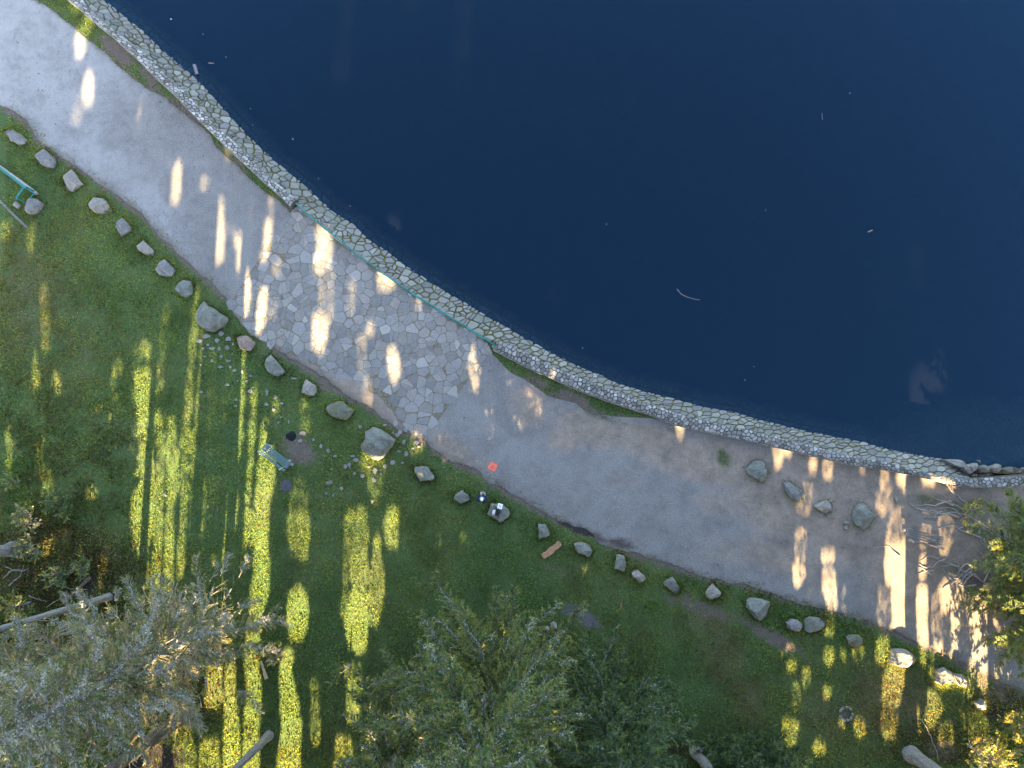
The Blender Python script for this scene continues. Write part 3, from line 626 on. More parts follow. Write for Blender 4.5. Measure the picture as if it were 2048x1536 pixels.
BS = [
 (A_([(28,280),(100,240),(155,232),(215,290),(270,305),(345,390),(300,430),(240,450),(190,410),(125,395)]), .42, 1, 'long grey boulder nearest the left edge, first of the roadside row', 4),
 (A_([(455,590),(490,520),(550,492),(600,530),(680,600),(712,650),(690,745),(610,735),(545,715),(490,650)]), .5, 1, 'blue-grey boulder with a lengthwise ridge, second from the left edge', 3),
 (A_([(805,860),(870,800),(905,755),(960,800),(1000,870),(1062,945),(990,990),(920,1043),(850,1020),(820,960)]), .5, 2, 'pale pointed boulder between the blue-grey ridged one and the round white one', 4),
 (A_([(405,1130),(470,1140),(555,1195),(540,1240),(490,1300),(435,1338),(360,1330),(328,1290),(350,1200)]), .5, 1, 'grey boulder in the grass touching the end of the turquoise barrier', 3),
 (A_([(1130,1200),(1190,1125),(1310,1120),(1360,1170),(1425,1270),(1410,1315),(1320,1330),(1230,1320),(1150,1255)]), .48, 2, 'rounded whitish boulder, widest of the upper-left row', 5),
 (B_([(290,365),(425,495),(280,595),(213,485),(240,410)]), .45, 1, 'small kite-shaped flat-topped boulder after the rounded whitish one', 3),
 (B_([(535,628),(690,775),(665,845),(600,830),(500,780),(468,715),(510,680)]), .42, 2, 'small narrow boulder with a dark hollow along its left side', 4),
 (B_([(820,878),(870,930),(960,1020),(925,1100),(850,1108),(770,1095),(703,1025),(750,970),(755,930)]), .45, 1, 'jagged violet-grey boulder with a notched left side beside the path', 5),
 (B_([(1075,1150),(1165,1170),(1185,1230),(1180,1330),(1100,1385),(1040,1345),(962,1280),(1010,1200)]), .45, 0, 'five-sided grey boulder just above the large wedge-shaped one', 3),
 (C_([(190,145),(230,200),(330,250),(400,310),(480,345),(485,400),(440,465),(370,500),(310,540),(230,525),(130,465),(85,390),(90,290),(120,200)]), .75, 5, 'large greenish wedge-shaped boulder at the upper corner of the paving', 4),
 (C_([(590,600),(680,568),(760,600),(838,680),(820,730),(770,785),(700,770),(640,750),(600,680)]), .45, 4, 'rounded pink granite boulder among the loose flat stones', 5),
 (C_([(1035,830),(1090,890),(1130,930),(1215,1040),(1200,1070),(1125,1107),(1050,1080),(985,1035),(957,950),(985,870)]), .5, 0, 'dark half-moon shaped boulder with a straight ridge below the paving', 3),
 (D_([(205,242),(270,290),(330,325),(347,380),(330,430),(290,460),(230,455),(180,425),(135,415),(150,340)]), .48, 2, 'buff blocky boulder between the half-moon one and the mossy one', 4),
 (D_([(440,575),(560,550),(620,522),(690,535),(740,590),(825,640),(790,700),(730,770),(630,755),(550,735),(490,680)]), .6, 3, 'moss-covered green boulder shaped like an eye', 4),
 (D_([(1065,852),(1150,880),(1250,940),(1355,1025),(1310,1110),(1240,1190),(1200,1250),(1130,1285),(1050,1265),(1005,1210),(920,1170),(905,1100),(960,1010),(965,910),(1020,890)]), .9, 5, 'biggest boulder of all, squarish with a crack, below the paving', 3),
 (E_([(155,212),(290,205),(355,215),(445,345),(430,385),(260,403),(205,310)]), .5, 0, 'slanted four-sided boulder with a pale peak right of the biggest boulder', 4),
 (E_([(695,590),(730,550),(800,510),(830,545),(870,570),(895,635),(850,660),(780,693),(740,660),(695,630)]), .45, 0, 'grey boulder to the left of the standing person', 3),
 (E_([(1165,682),(1270,690),(1380,745),(1410,800),(1390,860),(1290,930),(1200,870),(1115,825),(1140,770)]), .55, 0, 'flat-topped boulder carrying the helmet and the black bag', 3),
 (F_([(212,158),(300,170),(320,205),(360,290),(320,315),(218,338),(220,260),(210,200)]), .45, 0, 'upright-edged boulder just above the split log', 3),
 (F_([(632,400),(650,385),(730,380),(820,405),(855,490),(825,572),(760,530),(690,515),(655,470)]), .45, 0, 'smooth grey boulder right of the split log', 3),
 (F_([(1140,530),(1170,523),(1235,545),(1250,640),(1230,728),(1180,715),(1115,700),(1125,610)]), .5, 0, 'tall rectangular boulder below the dark mud strip', 2),
 (F_([(1380,685),(1420,735),(1470,775),(1495,820),(1440,850),(1400,860),(1380,820),(1330,790),(1315,740),(1350,710)]), .42, 2, 'knobbly buff boulder close beside the tall rectangular one', 5),
 (G_([(265,390),(380,312),(415,350),(430,400),(495,465),(425,528),(350,465)]), .42, 0, 'waisted greenish boulder between the knobbly one and the pyramid one', 3),
 (G_([(855,395),(960,500),(940,540),(830,590),(790,560),(772,510),(800,450)]), .5, 2, 'pyramid-shaped pale boulder with sharp edges meeting at its top', 3),
 (H_([(75,360),(110,325),(200,330),(345,365),(355,400),(335,525),(265,607),(190,580),(130,520),(75,440)]), .6, 0, 'shield-shaped grey boulder at the end of the ivy patch', 3),
 (H_([(540,620),(600,575),(680,590),(740,630),(720,700),(680,728),(620,720),(570,690)]), .42, 1, 'smaller left one of two boulders touching in the ivy', 4),
 (H_([(760,590),(820,550),(960,565),(1045,600),(1030,640),(940,720),(800,740),(735,700),(745,640)]), .45, 0, 'larger right one of two boulders touching in the ivy', 3),
 (H_([(1250,790),(1300,765),(1400,760),(1445,800),(1445,870),(1400,905),(1330,915),(1280,880)]), .4, 3, 'small round mossy boulder between the ivy pair and the sunlit ones', 4),
 (I_([(360,410),(480,400),(610,415),(700,480),(740,560),(720,640),(590,715),(480,700),(350,660),(350,540)]), .62, 2, 'single brightly sunlit boulder casting a blocky shadow on the path edge', 3),
 (I_([(1120,780),(1250,715),(1380,790),(1420,860),(1410,940),(1330,1000),(1240,985),(1160,1005),(1115,960),(1125,870)]), .5, 2, 'left one of the sunlit pair of boulders, broad and flat', 3),
 (I_([(1410,820),(1560,840),(1620,900),(1675,1010),(1650,1050),(1540,1040),(1460,990),(1425,920)]), .62, 2, 'right one of the sunlit pair of boulders, narrow and tapering', 3),
 (I_([(1790,1330),(1900,1250),(1990,1330),(1960,1430),(1820,1460)]), .4, 1, 'dark grey boulder half hidden by the yellow-green bush', 3),
 (J_([(75,540),(180,420),(270,410),(325,440),(330,500),(370,540),(350,640),(310,720),(220,680),(110,610)]), .6, 0, 'leftmost boulder of the four standing on the sand', 4),
 (J_([(580,720),(650,700),(700,730),(780,790),(830,810),(885,885),(830,925),(790,985),(730,960),(650,880),(620,800)]), .5, 1, 'long pale boulder, second of the four on the sand', 4),
 (J_([(1000,1040),(1090,980),(1190,955),(1245,1010),(1240,1100),(1180,1165),(1100,1110)]), .4, 2, 'small pointed boulder, third of the four on the sand', 4),
 (J_([(1570,1020),(1640,1000),(1690,1000),(1730,1080),(1850,1150),(1780,1230),(1750,1310),(1680,1355),(1590,1310),(1530,1240),(1540,1130)]), .7, 0, 'biggest and rightmost of the four boulders on the sand', 5),
]
for i, (px, h, mi, lab, fc) in enumerate(BS): boulder(px, h, mi, lab, 20+i*3, facets=fc, flat=.6 if i == 17 else 0)
for i, (px, lab) in enumerate(((J_([(1400,1270),(1420,1242),(1455,1238),(1482,1262),(1440,1285)]), 'small flat rock, upper of two left of the biggest sand boulder'), (J_([(1408,1330),(1450,1288),(1468,1345),(1435,1372)]), 'small flat rock, lower of two left of the biggest sand boulder'),
        ([(1785,992),(1790,991),(1796,997),(1797,1007),(1790,1003)], 'small oval rock beside the grey plank bench and its roots'), (Q(0,220,6.4,[(165,1215),(210,1175),(270,1220),(230,1265)]), 'flat whitish slab left of the boulder at the turquoise barrier'),
        ([(1101,1246),(1107,1242),(1114,1247),(1114,1256),(1106,1258),(1100,1252)], 'white rock, larger of two on the small gravel patch'), ([(1090,1255),(1095,1252),(1100,1256),(1096,1262),(1091,1260)], 'white rock, smaller of two on the small gravel patch'))):
    boulder(px, .2, 2, lab, 300+i, name='rock', group='small rocks', cat='rock', zc=.05, facets=3)
WR = [([(1280,470),(1440,440),(1410,540),(1330,600),(1285,560)], 'pointed pale rock, nearest the end of the stone bank'), ([(1425,510),(1470,480),(1560,465),(1590,520),(1570,580),(1470,575)], 'rounded pale rock, second outside the thin end of the wall'),
      ([(1600,500),(1670,470),(1730,450),(1740,520),(1710,575),(1620,560)], 'angular grey rock, third outside the thin end of the wall'), ([(1740,520),(1900,490),(1930,540),(1880,585),(1740,580)], 'long yellow-mossed rock outside the wall'),
      ([(1930,490),(2010,530),(2010,570),(1940,580)], 'triangular rock outside the wall near the right edge'), ([(2020,520),(2090,500),(2100,570),(2030,575)], 'rock cut by the right edge of the picture outside the wall'),
      ([(1350,610),(1390,575),(1450,590),(1440,620)], 'little rock tucked against the wall below the pointed one'), ([(1465,590),(1530,582),(1530,615),(1470,615)], 'little block against the wall below the rounded rock'),
      ([(1540,570),(1600,580),(1600,612),(1540,612)], 'little square rock against the wall, third of the small ones'), ([(1600,560),(1660,600),(1610,612)], 'little triangular rock against the wall, last of the small ones')]
for i, (p, lab) in enumerate(WR): boulder(W_(p), .55 if i < 6 else .35, 3 if i == 3 else (0 if i % 2 else 2), lab, 400+i, zc=.3, base=-1.25, name='shore_rock', group='rocks piled outside the wall', cat='rock', facets=3, sit=-.25)
SUB = [([(1270,370),(1440,320),(1530,390),(1520,460),(1400,470),(1270,460)], 'big greenish rock lying just under the water'), ([(1540,400),(1650,390),(1700,440),(1560,455)], 'brownish sunken rock right of the big greenish one'),
       ([(1720,400),(1860,380),(1900,450),(1760,470)], 'dim sunken rock above the yellow-mossed one'), ([(1960,380),(2080,360),(2080,480),(1970,470)], 'dim sunken rock at the right edge'), ([(1100,300),(1200,280),(1240,350),(1130,370)], 'faint sunken rock left of the big greenish one'), ([(1560,290),(1680,270),(1700,350),(1590,370)], 'faint sunken rock farther from the wall')]
for i, (p, lab) in enumerate(SUB): boulder(W_(p), .26 if i < 2 else .2, 5, lab, 430+i, zc=0, base=(-1.53, -1.6, -1.6, -1.6, -1.65, -1.68)[i], name='sunken_rock', group='rocks under the shallow water', cat='rock', facets=3, sit=-.3)
boulder(W_([(905,392),(1110,388),(1200,470),(1250,560),(1220,590),(1120,520),(1000,470)]), .5, 2, 'long worn slab closing the end of the sloping stone bank', 450, zc=-.4, base=-.9, name='end_slab', group='rocks piled outside the wall', cat='rock', facets=2, sit=-.4)

# loose flat stones in the lawn
LS = [(413,672,9,6),(442,667,8,6),(399,682,6,5),(434,681,6,6),(457,678,7,6),(466,688,3,4),(416,690,5,3),(424,697,7,4),(407,697,4,4),(439,698,4,5),(455,696,6,6),(443,713,5,5),(465,708,3,2),(457,722,6,3),(424,722,4,3),(410,713,3,2),(441,734,6,3),(402,730,3,2),(461,734,4,3),(469,741,5,3),(485,744,3,5),(475,762,2,2),(501,752,5,2),(494,762,4,3),(455,770,5,4),(503,783,3,3),(501,783,6,5),(534,785,3,7),(551,795,5,5),(533,809,5,5),(564,807,5,3),(403,784,4,3),(547,820,4,4),(473,800,4,3),(471,812,4,3),(588,757,8,3),(562,835,3,2),(557,845,3,2),(578,844,2,4),(606,867,8,5),(600,882,5,5),(627,879,3,4),(642,892,4,5),(657,901,5,5),(670,912,4,4),(705,912,7,3),(712,921,7,5),(691,933,6,6),(699,930,5,6),(720,853,4,6),(709,947,4,4),(725,952,6,5),(663,938,4,2),(750,942,5,7),(770,933,4,6),(785,925,6,6),(762,948,3,4),(738,934,4,3),(748,960,5,6),(659,965,10,5),(683,977,4,5),(667,990,2,4),(800,865,7,6),(768,867,3,2),(786,866,3,3),(808,884,5,6),(797,903,4,3),(813,908,6,7),(825,897,3,3),(833,885,5,5),(838,893,4,3),(805,926,4,3),(795,870,6,5),(770,850,5,3),(812,860,5,6),(765,835,5,3),(792,848,6,7),(652,987,3,2),(745,1003,3,4),(777,965,2,3),(650,912,3,2)]
rr = random.Random(5)
for k, (u, v, a, b_) in enumerate(LS):
    cx, cy = P(u, v); n = rr.randint(7, 10); an0 = rr.uniform(0, 6); V = []; Fc = []; col = np.array((.24, .225, .22))*rr.uniform(.8, 1.15)
    pts = []
    for i in range(n):
        an = an0+2*PI*i/n+rr.uniform(-.2, .2); k2 = rr.uniform(.62, 1.08); pts.append((a/36*k2*math.cos(an)*1.0, b_/36*k2*math.sin(an)*1.0))
    pts = sorted(pts, key=lambda p: math.atan2(p[1], p[0])); pts = chaikin(pts, .25); n = len(pts)
    for s, z in ((1, -.03), (1, .028), (.8, .042)):
        for x, y in pts: V.append((x*s, y*s, z+rr.uniform(-.004, .004)))
    for r_ in (0, 1):
        for i in range(n): Fc.append((r_*n+i, r_*n+(i+1) % n, (r_+1)*n+(i+1) % n, (r_+1)*n+i))
    Fc.append(tuple(2*n+i for i in range(n)))
    o = mesh_np('flat_stone', V, Fc, M_flag, cols=np.tile(col, (len(V), 1))); o.location = (cx, cy, .0)
    tag(o, 'small pale flat stone sunk in the lawn, one of many scattered below the paving', 'stepping stone', 'flat stones scattered in the lawn below the paving')

# ------------------------------------------------------------------ benches
def at_px(u, v, z=0): x, y = P(u, v, z); return (x, y, 0)
def bench(c, rz, ln, nseat, nback, mat, legmat, label, sw, gap, leg='slab'):
    t = thing('park_bench', c, label, 'bench', None, rz)
    for k in range(nseat):
        m = MB(); m.box((0, .19-k*(sw+gap), .46), (ln, sw, .04)); m.build('seat_slat', mat, t, bevel=.006)
    y0 = .19-nseat*(sw+gap)-.01
    for k in range(nback):
        zz = .56+k*.13; m = MB(); m.box((0, y0-.02-k*.05, zz), (ln, .035, sw), M=Matrix.Rotation(.32, 3, 'X')); m.build('back_slat', mat, t, bevel=.006)
    for s in (-1, 1):
        m = MB(); m.box((s*(ln/2-.22), .02, .22), (.12, .46, .44)); m.build('leg', legmat, t, bevel=.015)
        m = MB(); m.box((s*(ln/2-.22), y0-.045, .62), (.06, .05, .46), M=Matrix.Rotation(.34, 3, 'X')); m.build('back_support', legmat, t, bevel=.01)
        m = MB(); m.box((s*(ln/2-.02), .1, .06), (.16, .14, .14)); m.build('footing', M_concrete, t, bevel=.02)
    return t
bench(at_px(552,913,.45), R(-37.5), 1.80, 4, 2, M_tealb, M_concrete, 'weathered teal slatted bench standing on the lawn next to a patch of bare earth', .085, .022)
bench(at_px(1850,1074,.45), R(-13.5), 1.95, 4, 2, M_greyw, M_concrete, 'grey plank bench with rough stone feet on the sand among the roots', .095, .03)

# ------------------------------------------------------------------ person
def skinned(name, joints, edges, mat, parent, root=0, sub=2):
    bm = bmesh.new(); lay = bm.verts.layers.skin.verify(); vsx = []
    for i, (p, r_) in enumerate(joints):
        v = bm.verts.new(p); s = v[lay]; s.radius = r_ if isinstance(r_, tuple) else (r_, r_); s.use_root = (i == root); vsx.append(v)
    for a, b in edges: bm.edges.new((vsx[a], vsx[b]))
    me = bpy.data.meshes.new(name); bm.to_mesh(me); bm.free(); o = bpy.data.objects.new(name, me); COL.objects.link(o)
    m = o.modifiers.new('skin', 'SKIN'); m.use_smooth_shade = True; s = o.modifiers.new('sub', 'SUBSURF'); s.levels = sub; s.render_levels = sub
    me.materials.append(mat)
    if parent: o.parent = parent
    return o
def chain(n, start=0): return [(i, i+1) for i in range(start, start+n-1)]
def person():
    x, y = P(963, 1000.5, 1.55)
    J = [((0,-.02,.95),(.15,.11)), ((0,-.03,1.15),(.11,.08)), ((0,-.02,1.36),(.11,.07)), ((0,.0,1.50),(.06,.06)), ((0,.045,1.58),(.065,.075)), ((0,.075,1.66),(.078,.095)), ((0,.085,1.735),(.06,.075))]
    E = chain(7)
    def add(p, r_, frm): J.append((p, r_)); E.append((frm, len(J)-1)); return len(J)-1
    for s in (-1, 1):
        a = add((s*.16,-.02,1.37), .04, 2); a = add((s*.23,-.01,1.25), .05, a); a = add((s*.235,.05,1.12), .042, a); a = add((s*.16,.20,1.14), .033, a); a = add((s*.10,.285,1.17), .024, a); a = add((s*.085,.325,1.18), .030, a)
        for k, (fx, fy, fz) in enumerate(((-.028,.055,.0),(-.012,.065,.0),(.006,.062,.0),(.022,.05,.0))):
            f = add((s*.085+fx*.8,.325+fy*.7,1.185), .0085, a); f = add((s*.085+fx*.9,.325+fy*1.05,1.165), .0075, f); add((s*.085+fx*.9,.325+fy*1.0,1.145), .0065, f)
        f = add((s*.05,.345,1.19), .010, a); add((s*.035,.37,1.195), .008, f)
        h = add((s*.10,-.02,.88), .10, 0); h = add((s*.11,(.12 if s < 0 else .02),.5), .062, h); h = add((s*.13,(.10 if s < 0 else -.02),.12), .042, h); add((s*.15,(.27 if s < 0 else .1),.05), (.04,.035), h)
    o = skinned('person', J, E, M_skin, None)
    o.location = (x, y, 0); o.rotation_euler = (0, 0, R(-14))
    tag(o, 'person with white hair, navy jacket and jeans standing on the grass holding a tablet', 'person')
    JJ = [((0,-.02,.90),(.175,.13)), ((0,-.03,1.12),(.165,.125)), ((0,-.025,1.36),(.175,.12)), ((0,-.01,1.455),(.12,.09))]; EE = chain(4)
    def ad(p, r_, frm): JJ.append((p, r_)); EE.append((frm, len(JJ)-1)); return len(JJ)-1
    for s in (-1, 1):
        a = ad((s*.18,-.02,1.40), .078, 2); a = ad((s*.235,-.01,1.25), .064, a); a = ad((s*.24,.05,1.115), .056, a); a = ad((s*.16,.20,1.14), .046, a); ad((s*.115,.262,1.16), .038, a)
    skinned('jacket', JJ, EE, M_navy, o)
    skinned('trousers', [((0,-.02,.92),(.16,.12)), ((-.10,-.02,.84),.105), ((-.11,.12,.5),.075), ((-.13,.10,.12),.058), ((.10,-.02,.84),.105), ((.11,.02,.5),.075), ((.13,-.02,.12),.058)], [(0,1),(1,2),(2,3),(0,4),(4,5),(5,6)], M_jean, o)
    for s, dy in ((-1, .1), (1, -.02)): skinned('shoe', [((s*.13,dy-.03,.06),(.05,.055)), ((s*.14,dy+.08,.05),(.05,.045)), ((s*.155,dy+.19,.04),(.045,.035))], chain(3), M_white if s < 0 else M_black, o, 0, 1)
    bm = bmesh.new(); bmesh.ops.create_uvsphere(bm, u_segments=20, v_segments=14, radius=1)
    bmesh.ops.delete(bm, geom=[v for v in bm.verts if v.co.z < -.15+.35*v.co.y], context='VERTS')
    for v in bm.verts: v.co = Vector((v.co.x*.092, v.co.y*.112+.07, v.co.z*.105+1.69))+v.normal*random.uniform(-.002, .004)
    me = bpy.data.meshes.new('hair'); bm.to_mesh(me); bm.free(); me.shade_smooth(); me.materials.append(M_hair); hr = bpy.data.objects.new('hair', me); COL.objects.link(hr); hr.parent = o
    m = MB(); m.box((0, 0, 0), (.19, .15, .016)); t = m.build('tablet', M_scr, None, bevel=.005)
    a = R(-14); t.location = (x+math.sin(-a)*.37, y+math.cos(a)*.37, 1.185); t.rotation_euler = (.12, 0, a)
    tag(t, 'flat grey-blue tablet held in both hands by the person', 'tablet')
person()

# gear on the flat boulder (its top is near z = .53)
ZT = .60
def gear():
    x, y = P(1000, 1012.5, ZT); t = thing('white_case', (x, y, ZT-.02), 'white flat case with a teal stripe lying on the flat-topped boulder', 'case', None, R(-14))
    m = MB(); m.box((0, 0, .045), (.27, .29, .07)); m.build('shell', M_white, t, bevel=.012)
    m = MB(); m.box((0, .01, .083), (.022, .16, .006), rz=R(35)); m.build('stripe', M_teal, t)
    x, y = P(988.5, 1025, ZT); t = thing('helmet', (x, y, ZT-.02), 'white and pale blue bicycle helmet with dark vents lying on the flat-topped boulder', 'helmet', None, R(70))
    bm = bmesh.new(); bmesh.ops.create_uvsphere(bm, u_segments=28, v_segments=16, radius=1); bmesh.ops.delete(bm, geom=[v for v in bm.verts if v.co.z < -.1], context='VERTS')
    for v in bm.verts: v.co = Vector((v.co.x*.15, v.co.y*.115, v.co.z*.14))
    me = bpy.data.meshes.new('shell'); bm.to_mesh(me); bm.free(); me.shade_smooth(); me.materials.append(M_white); o = bpy.data.objects.new('shell', me); COL.objects.link(o); o.parent = t
    for yy in (-.06, 0, .06):
        for xx in (-.07, .04):
            zc = .142*math.sqrt(max(0, 1-(xx/.15)**2-(yy/.115)**2)); m = MB(); m.box((xx, yy, zc), (.085, .022, .012), M=Matrix.Rotation(xx*5, 3, 'Y')); m.build('vent', M_black, t, bevel=.004)
    x, y = P(995, 1024, ZT); t = thing('backpack', (x, y, ZT-.03), 'black backpack with loose straps beside the helmet on the flat-topped boulder', 'bag', None, R(-10))
    bm = bmesh.new(); bmesh.ops.create_cube(bm, size=1); bmesh.ops.subdivide_edges(bm, edges=bm.edges[:], cuts=5, use_grid_fill=True)
    for v in bm.verts:
        p = v.co.copy(); q = p.normalized()*.62; p = p.lerp(q, .45); v.co = Vector((p.x*.24, p.y*.33, p.z*.16+.08))+Vector((1, 1, 1))*mnoise.noise(p*5)*.012
    me = bpy.data.meshes.new('pack_body'); bm.to_mesh(me); bm.free(); me.shade_smooth(); me.materials.append(M_black); o = bpy.data.objects.new('pack_body', me); COL.objects.link(o); o.parent = t
    for pts in ([(-.05,.14,.10),(-.1,.22,.08),(-.17,.24,.02),(-.25,.29,.0)], [(.0,.15,.1),(-.02,.26,.07),(.03,.32,.03)], [(.05,.12,.1),(.11,.2,.05),(.08,.28,.03)], [(.04,-.15,.08),(.09,-.24,.03),(.13,-.27,.0)]):
        m = MB(); m.tube(pts, .018, 6); m.build('strap', M_black, t, True)
gear()
def pad():
    x, y = P(985.3, 933.3, .02); t = thing('landing_pad', (x, y, .0), 'small orange square pad with a purple H over a curved line, on the path', 'landing pad', None, R(-27))
    m = MB(); m.box((0, 0, .022), (.45, .42, .02)); m.build('mat', M_pad, t, bevel=.004)
    a = R(27-4)
    def rot(px_, py_): return (px_*math.cos(a)-py_*math.sin(a), px_*math.sin(a)+py_*math.cos(a))
    m = MB()
    for cx, cy, w_, h_ in ((-.038,.03,.018,.095),(.038,.03,.018,.095),(0,.03,.062,.018)):
        q = rot(cx, cy); m.box((*q, .035), (w_, h_, .004), rz=a)
    m.build('letter_mark', M_mark, t)
    m = MB(); pts = []
    for k in range(13):
        s = -1+k/6; q = rot(s*.125, -.045-.045*(1-s*s)); pts.append((*q, .036))
    m.tube(pts, .009, 6); m.build('arc_mark', M_mark, t)
pad()

# ------------------------------------------------------------------ logs, debris, fire places
def log(name, a, b, r0, r1, mat, label, z=.1, cat='log', n=14, rough=.25, split=False, grp=None):
    A = Vector((*P(*a, z), z)); B = Vector((*P(*b, z), z)); L = (B-A).length; m = MB(); K = 14
    m.tube([A-A+(B-A)*(k/K)-(B-A)*.5 for k in range(K+1)], [r0+(r1-r0)*k/K for k in range(K+1)], n)
    o = m.build(name, mat, None); 
    for v in o.data.vertices:
        c = v.co; f = mnoise.fractal(Vector((c.x*3, c.y*3, c.z*5))+A, .8, 2, 3); v.co = c+Vector((0, 0, 1))*f*r0*rough+Vector((f, -f, 0))*r0*rough*.6
        if split: v.co.z = min(v.co.z, r0*.35+f*.03)
    o.location = (A+B)/2; return tag(o, label, cat, grp)
log('split_log', (1085.5,1114), (1121,1086), .15, .16, M_log, 'reddish split log lying on the grass between two roadside boulders', .12, rough=.5, split=True)
log('floating_log', (388.5,130), (394,149), .10, .10, simple('wet_log', (.20,.17,.20), .6, .4, 12), 'short grey log floating by the stone bank at the upper left', -1.27)
log('fallen_log', (166,1121), (122,1162), .13, .09, M_bark, 'short fallen trunk catching the sun, upper of two in the leaf litter', .1)
log('fallen_log', (180,1155), (137,1197), .10, .07, M_bark, 'thinner fallen trunk lying just below the other in the leaf litter', .1)
log('bark_strip', (522,1322), (533,1358), .05, .10, simple('bare_buff_wood', (.42,.33,.22), .8, .3, 12), 'bare buff piece of dead wood on the mossy ground left of the grassy rise', .08)
log('dead_stick', (1243,1205), (1240,1220), .03, .02, M_log, 'short dead stick on the lawn near the gravel patch', .03)
log('floating_stick', (417,126), (428,126.5), .025, .02, simple('wet_stick', (.45,.30,.22), .7, .2, 12), 'short pale stick afloat right of the floating log', -1.29, 'stick', 6)
log('floating_stick', (1736,464), (1745,460), .022, .02, simple('wet_stick_b', (.40,.26,.16), .7, .2, 12), 'short brown stick afloat on the right side of the lake', -1.29, 'stick', 6)
log('floating_stick', (1644,226), (1645,240), .010, .010, M_root, 'thin upright-looking stick afloat in the upper right of the lake', -1.29, 'stick', 6)
def twig(name, pxs, r, mat, label, z, cat):
    m = MB(); p = [(*P(u, v, z), z) for u, v in pxs]; m.tube(p, [r*(1-.6*i/len(p)) for i in range(len(p))], 6); return tag(m.build(name, mat, None, True), label, cat)
twig('floating_branch', [(1354,578),(1362,588),(1374,594),(1388,598),(1400,600)], .018, M_root, 'thin curved branch afloat in the middle of the lake', -1.29, 'branch')
rr = random.Random(9)
for k, (u, v) in enumerate([(342,38),(406,68),(452,114),(501,217),(505,250),(585,277),(586,279),(637,357),(1165,696),(1508,733),(921,603),(1213,448),(1531,420),(700,412),(1700,186),(1490,760)]):
    x, y = P(u, v, -1.28); n = 7; V = [(rr.uniform(.6, 1)*.045*math.cos(2*PI*i/n), rr.uniform(.6, 1)*.035*math.sin(2*PI*i/n), 0) for i in range(n)]
    V += [(a*.9, b*.9, .012) for a, b, c in V]
    Fc = [(i, (i+1) % n, n+(i+1) % n, n+i) for i in range(n)]+[tuple(n+i for i in range(n))]
    o = mesh_np('floating_leaf', V, Fc, M_lich); o.location = (x, y, -1.29); o.scale = (.8, .8, 1) if k else (1.6, 1.6, 1)
    tag(o, 'tiny pale leaf floating on the dark lake', 'leaf', 'pale leaves floating on the lake')
def ring(u, v, rad, label, n=9, seed=1):
    r_ = random.Random(seed); x, y = P(u, v); t = thing('fire_ring', (x, y, 0), label, 'fire ring')
    for k in range(n):
        an = 2*PI*k/n+r_.uniform(-.2, .2); bm = bmesh.new(); bmesh.ops.create_icosphere(bm, subdivisions=2, radius=1)
        for q in bm.verts: q.co = Vector((q.co.x*.11, q.co.y*.075, q.co.z*.07))*(1+.35*mnoise.noise(q.co*2+Vector((k, 0, 0))))
        me = bpy.data.meshes.new('ring_stone'); bm.to_mesh(me); bm.free(); me.materials.append(ROCK[2]); o = bpy.data.objects.new('ring_stone', me); COL.objects.link(o); o.parent = t
        o.location = (rad*math.cos(an), rad*math.sin(an), .03); o.rotation_euler = (0, 0, an+PI/2+r_.uniform(-.4, .4))
ring(1692,1427,.34,'ring of small white stones around bare earth in the rough grass')
def ashpile(u, v, rx, ry, mat, label, seed, h=.09):
    x, y = P(u, v); n = 30; V = []; Fc = []; r_ = random.Random(seed)
    for k in range(6):
        s = 1-k/5.5
        for i in range(n):
            an = 2*PI*i/n; kk = 1+.22*mnoise.fractal(Vector((math.cos(an)*1.3, math.sin(an)*1.3, seed)), .8, 2, 4)
            V.append((rx*s*kk*math.cos(an), ry*s*kk*math.sin(an), h*(1-s*s)+r_.uniform(-.012, .012)-.01*(k == 0)))
    for k in range(5):
        for i in range(n): j = (i+1) % n; Fc.append((k*n+i, k*n+j, (k+1)*n+j, (k+1)*n+i))
    Fc.append(tuple(5*n+i for i in range(n))); o = mesh_np('ash_heap', V, Fc, mat); o.location = (x, y, 0); return tag(o, label, 'ash heap')
ashpile(582,872,.29,.26,M_char,'round blue-black charred heap behind the teal bench',3)
ashpile(572.5,972,.36,.34,M_ash,'dull grey ash heap on the lawn below the teal bench',6,.05)
boulder([(326,985),(329,984),(332,989),(334,992),(331,993),(327,989)], .08, 2, 'small white stone in a sunny streak of the left lawn', 700, name='rock', group='small rocks', cat='rock', zc=.02, facets=2)

